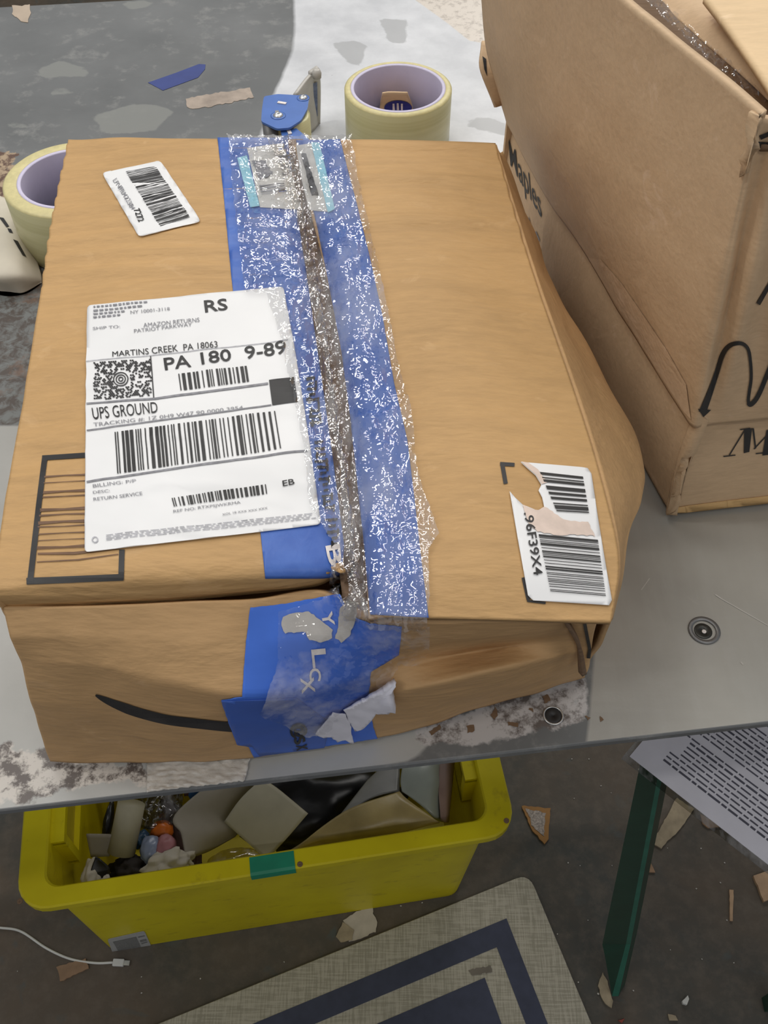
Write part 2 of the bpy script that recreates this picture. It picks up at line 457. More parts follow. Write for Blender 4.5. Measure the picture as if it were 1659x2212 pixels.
# ------------------------------------------------------------------ the work table
E0 = P(0, 1746, 0); E1 = P(1659, 1557, 0)
tx = (E1 - E0).normalized(); ty = Vector((-tx.y, tx.x, 0))
def TW(u, v, z=0): return E0 + tx * u + ty * v + Vector((0, 0, z))
def TL_(p): d = p - E0; return d.dot(tx), d.dot(ty)
U0, U1, V1 = -.62, 1.35, TL_(P(130, 9, 0))[1]
def sdf(p, poly):
    x, y = p; ins = False; best = 1e9; n = len(poly)
    for i in range(n):
        x1, y1 = poly[i]; x2, y2 = poly[(i + 1) % n]
        if (y1 > y) != (y2 > y) and x < (x2 - x1) * (y - y1) / (y2 - y1) + x1: ins = not ins
        dx, dy = x2 - x1, y2 - y1; t = max(0, min(1, ((x - x1) * dx + (y - y1) * dy) / (dx * dx + dy * dy + 1e-12)))
        best = min(best, math.hypot(x - x1 - t * dx, y - y1 - t * dy))
    return best if ins else -best
def zone(pts): return [TL_(P(x, y, 0)) for x, y in pts]
ZONES = {
    'painted_reflection': zone([(634, -30), (637, 60), (632, 110), (612, 160), (588, 210), (560, 300), (540, 420), (800, 640), (1300, 640), (1700, 400), (1900, -30)]),  # ceiling light reflected in the table, painted as a paler zone
    'speckle': zone([(-400, 540), (110, 560), (200, 700), (60, 918), (-400, 915)]),
    'plate': zone([(1292, 1340), (1285, 1400), (1272, 1560), (1262, 1640), (2300, 1500), (2600, 900), (1500, 700), (1200, 900)]),
    'peel': zone([(880, 1600), (895, 1582), (960, 1555), (1090, 1500), (1180, 1440), (1262, 1440), (1270, 1555), (1150, 1588), (1000, 1608)]),
    'peel2': zone([(-100, 1800), (-60, 1640), (20, 1600), (60, 1610), (110, 1630), (320, 1640), (318, 1700), (240, 1695), (185, 1700), (120, 1700), (60, 1735)]),
    'cream': zone([(890, -5), (960, 45), (1020, 92), (1062, 92), (1090, -20)]),
    'nearleft': zone([(-500, 915), (62, 920), (300, 930), (700, 1200), (1000, 1500), (900, 1640), (530, 1720), (0, 1790), (-500, 1850)]),
    'brownres': zone([(-90, 330), (20, 328), (40, 345), (20, 430), (25, 470), (-90, 480)]),
}
ZONES['patch'] = None
patches = [zone(q) for q in ([(85, 150), (130, 130), (190, 150), (200, 165), (85, 168)], [(110, 195), (155, 188), (158, 200), (112, 206)],
    [(200, 250), (300, 222), (380, 235), (330, 285), (225, 290)], [(718, 92), (770, 88), (792, 100), (778, 142), (748, 132)], [(820, 40), (880, 42), (875, 95), (840, 92)],
    [(1010, 262), (1040, 250), (1092, 266), (1092, 292), (1010, 275)], [(265, 5), (330, 0), (330, 12), (275, 22)], [(15, 265), (62, 266), (60, 277), (18, 276)])]
us = np.linspace(U0, U1, 198); vs_ = np.concatenate([np.linspace(0, .2, 34), np.linspace(.208, V1, 74)])
me_v = []; att = {k: [] for k in ZONES}
for v in vs_:
    for u in us:
        me_v.append(TW(u, v, 0))
        for k, z in ZONES.items():
            att[k].append(sdf((u, v), z) if z else max(sdf((u, v), q) for q in patches))
nv, nu = len(vs_), len(us)
F = [tuple(reversed(q)) for q in gfaces(nv, nu)]
n0 = len(me_v)
# rolled lip at the front and plain edges elsewhere
def ring(dv, dz):
    out = []
    for u in us: out.append(TW(u, -dv, dz))
    return out
lip = [ring(.0006, -.0002), ring(.0012, -.0012), ring(.0012, -.005)]
prev = list(range(nu))
for r in lip:
    a = len(me_v); me_v += r
    cur = list(range(a, a + nu))
    for i in range(nu - 1): F.append((cur[i], cur[i + 1], prev[i + 1], prev[i]))
    prev = cur
bot = len(me_v); me_v += [TW(U0, -.0012, -.005), TW(U1, -.0012, -.005), TW(U1, V1, -.005), TW(U0, V1, -.005)]
F += [(bot + 3, bot + 2, bot + 1, bot), (bot + 1, bot + 2, nv * nu - 1, nu - 1), (bot + 2, bot + 3, (nv - 1) * nu, nv * nu - 1), (bot + 3, bot, 0, (nv - 1) * nu)]
for k in att: att[k] += [-.05 if k != 'plate' else -.05] * (len(me_v) - len(att[k]))
def table_mat():
    n = N('worn_metal_table_top')
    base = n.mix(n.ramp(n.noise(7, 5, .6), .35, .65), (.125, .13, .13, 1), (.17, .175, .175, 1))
    base = n.mix(n.ramp(n.noise(40, 6, .7), .55, .75), base, (.25, .25, .24, 1))
    wob = n.math('MULTIPLY', n.math('SUBTRACT', n.noise(60, 5, .6), .5), .02)
    wob2 = n.math('MULTIPLY', n.math('SUBTRACT', n.noise(35, 6, .7), .5), .06)
    def mask(k, wb, soft=.001): return n.ramp(n.math('ADD', n.attr(k), wb), -soft, soft)
    zero = n.math('MULTIPLY', wob, .12)
    refl_col = n.mix(n.ramp(n.noise(18, 6, .65), .35, .7), (.50, .51, .53, 1), (.66, .67, .69, 1))  # pale colour standing in for the reflected ceiling light
    mb = mask('painted_reflection', zero, .002); c = n.mix(mb, base, refl_col)
    spk = n.mix(n.ramp(n.noise(95, 4, .7, None, .5), .42, .58), (.17, .18, .175, 1), (.085, .07, .06, 1)); spk = n.mix(n.ramp(n.noise(50, 4, .7), .55, .7), spk, (.17, .11, .08, 1))
    c = n.mix(mask('speckle', zero), c, spk)
    c = n.mix(mask('nearleft', zero), c, n.mix(n.ramp(n.noise(12, 5, .6), .35, .65), (.38, .38, .36, 1), (.45, .45, .43, 1)))
    pl = n.mix(n.ramp(n.noise(6, 5, .6), .35, .65), (.34, .33, .30, 1), (.43, .42, .38, 1)); pl = n.mix(n.ramp(n.noise(90, 5, .7, (1, .12, 1)), .45, .7), pl, n.mix(.25, pl, (.45, .45, .42, 1)))
    pl = n.mix(n.ramp(n.noise(14, 5, .6, None, 1.5), .6, .72), pl, (.42, .41, .38, 1))
    c = n.mix(mask('plate', 0.0), c, pl)
    pe = n.mix(n.ramp(n.noise(55, 6, .75), .40, .52), (.13, .11, .10, 1), (.52, .50, .49, 1)); pe = n.mix(n.ramp(n.noise(60, 6, .7), .6, .68), pe, (.34, .36, .36, 1))
    c = n.mix(mask('peel', n.math('MULTIPLY', wob, 1.0)), c, pe)
    pe2 = n.mix(n.ramp(n.noise(75, 6, .72), .44, .54), (.11, .09, .08, 1), (.58, .54, .49, 1))
    c = n.mix(mask('peel2', n.math('MULTIPLY', wob, 1.4)), c, pe2)
    c = n.mix(mask('cream', zero), c, n.mix(n.ramp(n.noise(130, 4, .7), .5, .65), (.62, .56, .49, 1), (.42, .37, .32, 1)))
    c = n.mix(mask('brownres', wob2), c, n.mix(n.ramp(n.noise(90, 5, .7), .45, .55), (.12, .07, .05, 1), (.40, .30, .20, 1)))
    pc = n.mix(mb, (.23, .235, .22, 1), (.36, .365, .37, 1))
    c = n.mix(n.math('MULTIPLY', mask('patch', n.math('MULTIPLY', wob, .5)), .8), c, pc)
    dk = n.noise(70, 6, .8, None, .4); c = n.mix(n.ramp(dk, .70, .74), c, (.10, .09, .085, 1))
    scr = n.noise(200, 2, .5, (.05, 1, 1)); rough = n.ramp(n.noise(20, 5, .6), .2, 1.2)
    r = n.math('ADD', n.math('MULTIPLY', rough, .25), .28)
    return n.done(c, r, n.math('MULTIPLY', mask('plate', 0.0), .25), n.bump(n.math('ADD', n.noise(60, 5, .6), n.math('MULTIPLY', scr, .3)), .18, .0008), .5)
table = thing('work_table', TW((U0 + U1) / 2, V1 / 2, 0) + Vector((0, 0, FLOOR)), 'worn grey metal work table top with torn tape residue, carrying the parcels', 'table')
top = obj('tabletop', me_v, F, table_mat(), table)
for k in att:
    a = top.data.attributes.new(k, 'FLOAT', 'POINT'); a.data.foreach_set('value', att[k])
tl = MB()
for (u, v) in ((U0 + .05, V1 - .06), (U1 - .05, V1 - .06), (U0 + .05, .3), (U1 - .05, .12)):
    m = MB(); c = TW(u, v, 0); m.box((c.x, c.y, (FLOOR - .005) / 2), (.04, .04, -FLOOR - .005)); m.build('leg', M['grey_metal'], table)
m = MB()
for (a, b) in (((U0 + .05, V1 - .06), (U1 - .05, V1 - .06)),):
    p, q = TW(*a), TW(*b); m.box(((p + q) / 2) + Vector((0, 0, -.045)), ((q - p).length, .03, .06), Matrix.Rotation(math.atan2((q - p).y, (q - p).x), 3, 'Z'))
m.build('apron', M['grey_metal'], table)
TB = BVHTree.FromPolygons([TW(U0, -.003), TW(U1, -.003), TW(U1, V1), TW(U0, V1)], [(0, 1, 2, 3)])
# tape pieces stuck to the table
decal('blue_tape_strip', [[(320, 179), (352, 196), (428, 168), (443, 150), (444, 140), (430, 139), (380, 158)]], TB, .0004, M['blue_dull'], table, 30, .0003)
M['faded_tape'] = plain('faded_tan_tape', (.33, .27, .22, 1), .5, .25, 60, .1)
decal('faded_tape_strip', [ragged([(402, 214), (440, 206), (540, 190), (548, 210), (500, 222), (425, 236), (403, 232)], 1.5, 3)], TB, .0004, M['faded_tape'], table, 30, .0003)
decal('torn_tape_piece', [ragged([(27, 14), (66, 12), (66, 28), (60, 48), (50, 50), (26, 32)], 2, 4)], TB, .0006, plain('beige_tape', (.42, .34, .26, 1), .6), table, 30, .0005)
wobr = lambda x, y: .0016 * abs(noise.noise(Vector((x * .05, y * .08, 0)))) + .0008 * noise.noise(Vector((x * .16, y * .16, 3)))
M['crinkle_white'] = plain('crumpled_white_tape', (.55, .52, .47, 1), .35, .25, 90, .9, bs=260)
decal('crumpled_tape_patch', [ragged([(318, 1630), (545, 1620), (536, 1660), (530, 1688), (420, 1700), (318, 1712)], 1.5, 5)], TB, .0012, M['crinkle_white'], table, 7, .001, True, wobr)
M['pinkish'] = plain('pink_grey_paper', (.40, .36, .35, 1), .6, .05)
# holes, bolts
def disc(name, px, py, r, mat, parent, z=.0003, ring=None, sx=1):
    c = P(px, py, z); m = MB()
    if ring: m.lathe([(r * ring, 0), (r * ring, .0006), (r, .0006), (r, 0)], c, 32)
    else: m.lathe([(.00001, -.0004), (.00001, .0002), (r * .9, .0002), (r, 0), (r, -.0004)], c, 32)
    return m.build(name, mat, parent, True)
disc('bolt_hole', 1195, 1546, .0046, M['ink'], table)
disc('hole_rim', 1195, 1546, .0056, M['steel'], table, ring=.84)
disc('bolt_washer', 1521, 1362, .0092, M['grey_metal'], table, ring=.72)
disc('bolt_head', 1519, 1363, .0052, plain('dark_bolt', (.05, .05, .045, 1), .35, .3, 200, .3, metal=.7), table)
disc('bolt_tip', 1521, 1364, .0013, M['letter_white'], table, z=.0007)
for q_, w_ in (([(1545, 1285), (1560, 1295), (1659, 1352)], [2.6, 1.8, 1.4]), ([(1385, 1275), (1403, 1250)], 2), ([(1600, 1430), (1605, 1436)], 3)): decal('scratch', line2d(q_, w_), TB, .0003, M['grey_plastic'], table, 60)
decal('scraped_marks', [ragged(q, 1.5, i, 4) for i, q in enumerate([[(1095, 1560), (1120, 1562), (1118, 1570), (1098, 1568)], [(1060, 1545), (1070, 1528), (1076, 1545), (1068, 1556)], [(1140, 1532), (1150, 1530), (1152, 1540)], [(1172, 1505), (1185, 1500), (1188, 1515), (1176, 1520)],
    [(1008, 1570), (1022, 1565), (1026, 1580), (1010, 1584)], [(926, 1580), (950, 1566), (954, 1574), (932, 1590)], [(1262, 1546), (1276, 1550), (1270, 1556)], [(1296, 1548), (1304, 1556), (1298, 1560)]])], TB, .0004, M['brown'], table, 40)

# ------------------------------------------------------------------ the main parcel
def Z(r): return [P(*p) for p in r]
def crumple(amp, sx, sy, seed=0, ridged=True):
    def f(u, v, p):
        q = Vector((p[0] * sx + seed, p[1] * sy + seed, p[2] * sx)); a = noise.noise(q)
        b = noise.noise(q * 2.7 + Vector((3, 3, 3)))
        edge = min(1, 8 * u, 8 * (1 - u)) * .7 + .3
        return amp * edge * ((a if not ridged else (abs(a) * -1.6 + .4)) + .35 * b)
    return f
box = thing('parcel_box', (0, .30, 0), 'brown kraft parcel with a large white shipping label and blue tape along its open seam', 'box')
def ZM(r): return [P(x, y, z * 1.307) for x, y, z in r]
gl = grid([ZM([(147, 300, .106), (380, 299, .112), (624, 303, .113)]),
           ZM([(112, 470, .108), (370, 470, .114), (643, 460, .113)]),
           ZM([(92, 600, .109), (370, 600, .115), (664, 600, .113)]),
           ZM([(52, 850, .110), (360, 850, .117), (700, 850, .113)]),
           ZM([(8, 1100, .110), (350, 1080, .117), (732, 1080, .112)]),
           ZM([(-12, 1240, .110), (340, 1225, .115), (744, 1215, .110)]),
           ZM([(-8, 1285, .107), (340, 1278, .108), (740, 1248, .106)]),
           ZM([(0, 1312, .099), (340, 1302, .100), (735, 1262, .098)])], 110, 150,
          disp=lambda u, v, p: crumple(.0022, 5, 26)(u, v, p) * (1 if v < .93 else .3) + (.0008 * math.sin(p[1] * 420 + 3 * noise.noise(Vector(p) * 9)) if v < .3 else 0) + .0013 * math.sin(p[1] * 210 + 5 * noise.noise(Vector(p) * 14)) * math.exp(-((v - .48) / .16) ** 2) * max(0, 1 - u / .4) * min(1, u * 9) - .0035 * math.exp(-((u - 1) / .04) ** 2))
gr = grid([ZM([(634, 303, .113), (850, 303, .114), (1070, 310, .111)]),
           ZM([(672, 460, .112), (890, 460, .116), (1112, 460, .111)]),
           ZM([(710, 620, .112), (930, 620, .117), (1162, 620, .111)]),
           ZM([(754, 880, .111), (990, 880, .117), (1252, 880, .111)]),
           ZM([(774, 1080, .111), (1030, 1080, .118), (1308, 1070, .111)]),
           ZM([(787, 1220, .112), (1050, 1220, .117), (1337, 1210, .110)]),
           ZM([(795, 1330, .110), (1055, 1338, .111), (1320, 1343, .107)])], 110, 150,
          disp=lambda u, v, p: crumple(.0014, 4, 18, 5)(u, v, p) + (.0006 * math.sin(p[1] * 300) if v < .25 else 0) - .0035 * math.exp(-(u / .04) ** 2))
v, f = solid(gl, .003); lf = obj('top_flap', v, f, M['kraft'], box, True); lf['label'] = 'left top flap under the shipping label'
v, f = solid(gr, .003); rf = obj('top_flap', v, f, M['kraft'], box, True); rf['label'] = 'right top flap with the torn barcode label'
# the bulging right side panel
und = ZM([(1082, 345, .085), (1150, 505, .075), (1206, 650, .07), (1305, 815, .064), (1391, 1000, .060), (1366, 1130, .080), (1330, 1310, .090)])
under = [[Vector((p.x - .004, p.y, p.z * .5)) for p in und], [Vector((p.x - .008, p.y, .0042)) for p in und]]
under[0][5:] = [Vector((.119, .30, .06)), Vector((.108, .238, .07))]; under[1][4:] = [Vector((.128, .34, .0042)), Vector((.119, .29, .0042)), Vector((.111, .254, .0042))]
gs = grid([ZM([(1073, 312, .110), (1120, 470, .110), (1168, 620, .110), (1258, 880, .110), (1312, 1070, .110), (1339, 1210, .108), (1322, 1340, .105)]),
           ZM([(1080, 330, .100), (1138, 480, .096), (1196, 640, .092), (1295, 860, .088), (1368, 1040, .084), (1352, 1190, .094), (1326, 1335, .098)]),
           ZM([(1082, 345, .085), (1150, 505, .075), (1206, 650, .07), (1305, 815, .064), (1391, 1000, .060), (1366, 1130, .080), (1330, 1310, .090)]),
           *under],
          110, 50, disp=lambda u, v, p: .0018 * noise.noise(Vector(p) * 30) * min(1, v * 5))
gs = gs[:, ::-1]
v, f = solid(gs, .003); obj('side_panel', up0(v), f, M['kraft_front'], box, True)
# front panel
gf = grid([ZM([(4, 1314, .101), (120, 1312, .102), (250, 1308, .103), (400, 1300, .103), (560, 1294, .103), (690, 1276, .103), (760, 1325, .103), (870, 1346, .103), (1060, 1340, .103), (1222, 1342, .102)]),
           ZM([(20, 1380, .092), (125, 1378, .094), (250, 1380, .095), (400, 1385, .095), (550, 1385, .093), (690, 1375, .092), (775, 1392, .088), (870, 1390, .086), (1050, 1375, .088), (1226, 1358, .092)]),
           ZM([(45, 1432, .078), (130, 1438, .082), (250, 1448, .084), (400, 1482, .082), (520, 1506, .080), (680, 1480, .074), (790, 1458, .072), (880, 1432, .066), (1050, 1402, .064), (1236, 1372, .078)]),
           ZM([(66, 1515, .055), (150, 1525, .055), (250, 1535, .053), (395, 1560, .052), (520, 1560, .052), (675, 1540, .048), (800, 1510, .048), (890, 1490, .062), (1070, 1446, .070), (1262, 1408, .062)]),
           ZM([(88, 1580, .027), (170, 1590, .026), (260, 1598, .026), (395, 1608, .025), (520, 1602, .025), (675, 1582, .024), (805, 1556, .024), (895, 1535, .036), (1075, 1486, .044), (1268, 1440, .036)]),
           ZM([(110, 1641, .003), (185, 1646, .003), (265, 1648, .003), (400, 1645, .003), (530, 1636, .003), (675, 1618, .003), (810, 1598, .003), (900, 1572, .003), (1080, 1518, .003), (1262, 1462, .003)])],
          150, 80, iv=lin, disp=lambda u, v, p: .0018 * noise.noise(Vector(p) * 22) + .0008 * noise.noise(Vector(p) * 60))
for _ in range(2):
    gf[1:-1] = gf[1:-1] * .5 + (gf[:-2] + gf[2:]) * .25
v, f = solid(gf, .003); obj('front_panel', up0(v), f, M['kraft_front'], box, True)
# back, left side, bottom: the rest of the carton
m = MB()
bl, br = Vector(gl[0, 0]), Vector(gr[0, -1]); fl_ = Vector(gf[0, 0])
def panel(a, b, zt=None, inset=.002, th=.003):
    d = (b - a); d.z = 0; d.normalize(); n = Vector((-d.y, d.x, 0)) * th
    A, B = a.copy(), b.copy()
    v = [Vector((A.x, A.y, A.z - inset)), Vector((B.x, B.y, B.z - inset)), Vector((B.x, B.y, .001)), Vector((A.x, A.y, .001))]
    v += [p + n for p in v]
    m.add(v, [(0, 1, 2, 3), (7, 6, 5, 4), (0, 4, 5, 1), (1, 5, 6, 2), (2, 6, 7, 3), (3, 7, 4, 0)])
panel(br - Vector((0, .002, .003)), bl - Vector((0, .002, .003)))
pts = [Vector(gl[i, 0]) + Vector((.002, 0, -.003)) for i in (0, 30, 60, 90, 120)] + [Vector(gf[0, 0]) + Vector((0, .003, -.003))]
for a, b in zip(pts, pts[1:]): panel(a, b)
m.prism([(pts[0].x, pts[0].y), (br.x - .004, br.y - .002), (gs[-1, 55][0] - .006, gs[-1, 55][1]), (gs[-1, 8][0] - .008, gs[-1, 8][1] + .004), (gf[-1, -1][0], gf[-1, -1][1] + .006), (gf[-1, 75][0], gf[-1, 75][1] + .006), (gf[-1, 0][0] + .004, gf[-1, 0][1] + .006), (pts[-1].x, pts[-1].y)], .004, .001)
m.build('carton_body', M['kraft_front'], box)
# crushed minor flap showing at the right front corner
gk = grid([ZM([(1212, 1340, .100), (1250, 1341, .101), (1292, 1335, .098)]), ZM([(1245, 1385, .075), (1262, 1386, .076), (1281, 1378, .078)]), ZM([(1262, 1456, .045), (1268, 1452, .047), (1273, 1440, .05)])], 16, 30)
v, f = solid(gk, .003); mf = obj('corner_flap', v, f, M['kraft_front'], box, True)
gk2 = grid([ZM([(1218, 1344, .104), (1224, 1344, .104)]), ZM([(1248, 1400, .082), (1256, 1399, .082)]), ZM([(1258, 1462, .056), (1268, 1456, .056)])], 4, 30)
v, f = solid(gk2, .003); obj('corrugated_edge', v, f, M['brown'], box, True)
BT = bvh_of(gl, gr, gf); BR_ = bvh_of(gr); BL_ = bvh_of(gl); BF = bvh_of(gf); BK = bvh_of(gk); BA = bvh_of(gl, gr, gf, gs)
decal('printed_line', line2d([(1262, 1345), (1273, 1400), (1270, 1420)], 7), BK, .0006, M['ink'], box, 20)
# dark bottom seen through the seam gap
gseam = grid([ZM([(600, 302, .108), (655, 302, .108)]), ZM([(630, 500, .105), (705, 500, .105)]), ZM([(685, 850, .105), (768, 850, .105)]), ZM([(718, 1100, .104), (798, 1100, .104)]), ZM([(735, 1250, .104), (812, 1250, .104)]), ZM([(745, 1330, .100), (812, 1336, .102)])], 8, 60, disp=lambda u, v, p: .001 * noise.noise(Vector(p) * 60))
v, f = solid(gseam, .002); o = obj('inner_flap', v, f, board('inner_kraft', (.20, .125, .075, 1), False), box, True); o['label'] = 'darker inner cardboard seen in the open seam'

# printed marks on the parcel
pr = []
pr += line2d([(92, 990), (190, 984)], 11) + line2d([(98, 986), (86, 1080), (66, 1256)], [12, 12, 13]) + line2d([(58, 1256), (150, 1252), (267, 1247)], 14) + line2d([(264, 1188), (262, 1252)], 12)
decal('printed_frame', pr, BL_, .0004, M['ink'], box, 12)
rr = random.Random(3); lines = []
for y, wd in ((1028, 4), (1041, 2), (1062, 6), (1072, 3), (1100, 7), (1112, 4), (1128, 7), (1136, 3), (1152, 3), (1166, 2), (1180, 4), (1184, 2)):
    x0 = 100 - (y - 1000) * .13; lines += line2d([(x0, y + 3), (140, y + rr.uniform(-1, 2)), (190, y - 2)], [wd, wd * .6, wd])
lines += line2d([(82, 1197), (160, 1196), (258, 1186)], [4, 6, 3]) + line2d([(80, 1215), (170, 1210), (256, 1198)], [2, 3, 2])
decal('printed_bars', lines, BL_, .0004, M['ink_brown'], box, 12)
sm = [(207, 1500), (225, 1509), (255, 1522), (300, 1538), (360, 1553), (430, 1562), (500, 1569), (560, 1570)]
decal('printed_arc', line2d(catmull([(a, b, 0) for a, b in sm], 40)[:, :2].tolist(), [4 + 17 * min(1, (i / 14)) ** .8 for i in range(40)]), BF, .0004, M['ink'], box, 10)
decal('printed_corner_mark', line2d([(1080, 1003), (1111, 1005)], 8) + line2d([(1084, 1000), (1092, 1046)], 9), BR_, .0004, M['ink'], box, 12)
decal('printed_corner_mark', line2d([(1130, 1248), (1141, 1296)], 8) + line2d([(1138, 1298), (1178, 1303)], 5), BR_, .0004, M['ink'], box, 12)

# blue tape over the seam
tl_ = [(470, 298), (484, 430), (500, 600), (530, 860), (552, 1070), (563, 1155), (573, 1249), (700, 1248), (738, 1243), (743, 1180), (733, 1100), (717, 980), (699, 850), (680, 720), (663, 600), (643, 470), (622, 304), (616, 299)]
decal('blue_tape', [tl_], BL_, .0005, M['blue'], box, 9, .0003, True)['label'] = 'blue tape along the left flap'
tr_ = [(640, 304), (735, 302), (752, 370), (772, 445), (800, 560), (826, 680), (852, 830), (880, 950), (896, 1080), (908, 1190), (926, 1335), (800, 1328), (794, 1260), (785, 1160), (774, 1060), (757, 900), (738, 760), (719, 660), (688, 500), (664, 400)]
decal('blue_tape', [tr_], BR_, .0005, M['blue'], box, 9, .0003, True)['label'] = 'blue tape along the right flap'
fr = ragged([(541, 1312), (600, 1306), (690, 1290), (735, 1282), (758, 1328), (800, 1345), (868, 1352), (862, 1412), (800, 1450), (796, 1520), (806, 1570), (815, 1594), (690, 1612), (600, 1625), (548, 1634), (538, 1612), (512, 1606), (494, 1560), (478, 1510), (523, 1504), (530, 1400)], .8, 9, 8)
decal('blue_tape', [fr], BF, .0006, M['blue_flat'], box, 9, .0003, True)['label'] = 'blue tape folded down the front, torn at its lower end'
decal('blue_tape', [[(479, 1511), (640, 1504), (715, 1560), (700, 1612), (560, 1630), (545, 1610), (514, 1606)]], BF, .0010, plain('blue_tape_second_layer', (.05, .13, .50, 1), .5, .1, 30, .1), box, 10, .0003, True)['label'] = 'second layer of blue tape at the lower left of the front'
# old postage print under the clear tape at the back
decal('white_label', [[(534, 322), (612, 312), (652, 455), (562, 450)]], BL_, .0009, plain('old_white_label', (.60, .59, .56, 1), .5, .15, 90), box, 10, .0002)['label'] = 'remains of an old white label, left of the seam'
decal('white_label', [[(640, 316), (674, 312), (712, 460), (668, 455), (650, 380)]], BR_, .0009, plain('old_white_label', (.60, .59, .56, 1), .5, .15, 90), box, 10, .0002)['label'] = 'remains of an old white label, right of the seam'
decal('cyan_bar', [[(513, 345), (534, 340), (561, 448), (541, 451)]], BL_, .0013, M['cyan'], box, 10)
decal('cyan_bar', [[(672, 311), (690, 311), (724, 455), (709, 463)]], BR_, .0013, M['cyan'], box, 10)
decal('old_printing', [ragged([(545, 350), (575, 352), (590, 380), (560, 395)], 2, 1, 5)] + bars([(560, 405), (612, 398), (620, 420), (566, 425)], 18, 5, 1) + bars([(600, 340), (628, 336), (640, 375), (610, 385)], 16, 6, 1), BL_, .0013, M['ink_grey'], box, 12)
decal('old_printing', [ragged([(652, 335), (662, 334), (690, 425), (676, 425)], 1.5, 2, 5)], BR_, .0013, M['ink'], box, 12)
# tape printing
T = []
def cols(mats): return mats
bk = [text2d('U', 668, 830, 690, 826, 20, .03, flip=1), ]
tb = []
s_ = 'RETURN SERVICE'.replace(' ', '')
path = [(668, 815), (679, 900), (693, 1000), (707, 1090), (724, 1185)]
pc = catmull([(a, b, 0) for a, b in path], 30)
blob = []
rb = random.Random(12)
for i in range(29):
    a, b = pc[i], pc[i + 1]; mid = (a + b) / 2; wd = rb.uniform(10, 28)
    if rb.random() < .8:
        blob.append(ragged([(mid[0] - wd / 2, mid[1] - 3), (mid[0] + wd / 2, mid[1] - 5), (mid[0] + wd / 2, mid[1] + 1), (mid[0] - wd / 2, mid[1] + 3)], 1.3, i, 4))
    if rb.random() < .45:
        sx = rb.choice([-10, 8]); blob.append([(mid[0] + sx, mid[1] - 8), (mid[0] + sx + 5, mid[1] - 8), (mid[0] + sx + 5, mid[1] + 8), (mid[0] + sx, mid[1] + 8)])
decal('tape_lettering', blob, BL_, .0010, M['ink'], box, 15)['label'] = 'black worn lettering along the tape'
decal('tape_lettering', [], BL_, .0010, M['letter_white'], box, 15, meshes=[text2d('B', 702, 1182, 710, 1224, 30, .02), text2d('O', 712, 1222, 722, 1252, 26, .02)])['label'] = 'pale letters B and O'
decal('tape_lettering', [], BF, .0012, M['letter_white'], box, 15, meshes=[text2d('Y', 694, 1322, 700, 1352, 26, .02), text2d('L', 672, 1400, 676, 1440, 30, .02), text2d('C', 668, 1440, 668, 1468, 24, .02), text2d('X', 648, 1462, 652, 1494, 28, .02)])['label'] = 'pale letters running down the front tape'
decal('tape_lettering', [], BF, .0016, M['ink'], box, 15, meshes=[text2d('@', 632, 1558, 638, 1590, 26, .04), text2d('S', 634, 1590, 640, 1604, 22, .04), text2d('X', 640, 1604, 642, 1616, 22, .04)])['label'] = 'small black marks near the table edge'
# peeled paper on the front tape
M['peelwhite'] = plain('peeled_pale_paper', (.52, .49, .45, 1), .7, .12, 90, .3)
decal('peeled_paper', [ragged([(612, 1330), (640, 1322), (668, 1320), (694, 1338), (718, 1358), (716, 1376), (694, 1384), (668, 1380), (660, 1364), (616, 1366), (607, 1350)], 1.5, 8, 6),
     ragged([(757, 1290), (775, 1298), (772, 1330), (764, 1352), (756, 1372), (738, 1384), (724, 1376), (734, 1345), (738, 1312)], 1.5, 9, 6)], BF, .0012, M['peelwhite'], box, 10)
tp = lambda x, y: .0035 * max(0, (x - 700) / 155) ** 1.5 + .0008 * noise.noise(Vector((x * .06, y * .06, 0)))
decal('torn_paper', [ragged([(738, 1522), (790, 1492), (846, 1458), (854, 1470), (855, 1512), (812, 1524), (798, 1540), (782, 1556), (762, 1565), (752, 1548)], 1.2, 21, 6)], BF, .003, M['white_paper'], box, 8, .0004, True, tp)['label'] = 'upper torn scrap of white paper on the tape'
decal('torn_paper', [ragged([(678, 1576), (700, 1546), (716, 1528), (742, 1530), (754, 1552), (762, 1592), (744, 1586), (728, 1590), (712, 1580), (696, 1584)], 1.4, 22, 6)], BF, .003, M['white_paper'], box, 8, .0004, True, tp)['label'] = 'lower torn scrap of white paper on the tape'

# ---- the shipping label
LQ = rounded([(190, 664), (612, 622), (640, 780), (668, 960), (692, 1136), (560, 1152), (185, 1196), (187, 930)], 9, 3)
lw = lambda x, y: .0012 * max(0, noise.noise(Vector((x * .012, y * .03, 4)))) * 1.0
lab = decal('shipping_label', [LQ], BL_, .0012, M['label'], box, 9, .0003, True, lw); lab['label'] = 'large white shipping label'
OFF = .0016
def lprint(name, polys, mat, meshes=(), step=12, par=None, bv=None, off=OFF, wob=lw):
    return decal(name, polys, bv or (BR_ if par is not None and par.get('label', '').startswith('torn') else BL_), off, mat, par or lab, step, wob=wob, meshes=meshes)
tx_b = [text2d('RS', 444, 680, 493, 674, 25, .015), text2d('PA 180  9-89', 358, 805, 619, 768, 27, .012), text2d('MARTINS CREEK  PA 18063', 246, 777, 471, 756, 13, .0),
        text2d('UPS GROUND', 204, 911, 343, 896, 23, .0), text2d('EB', 611, 1055, 636, 1051, 12, .01)]
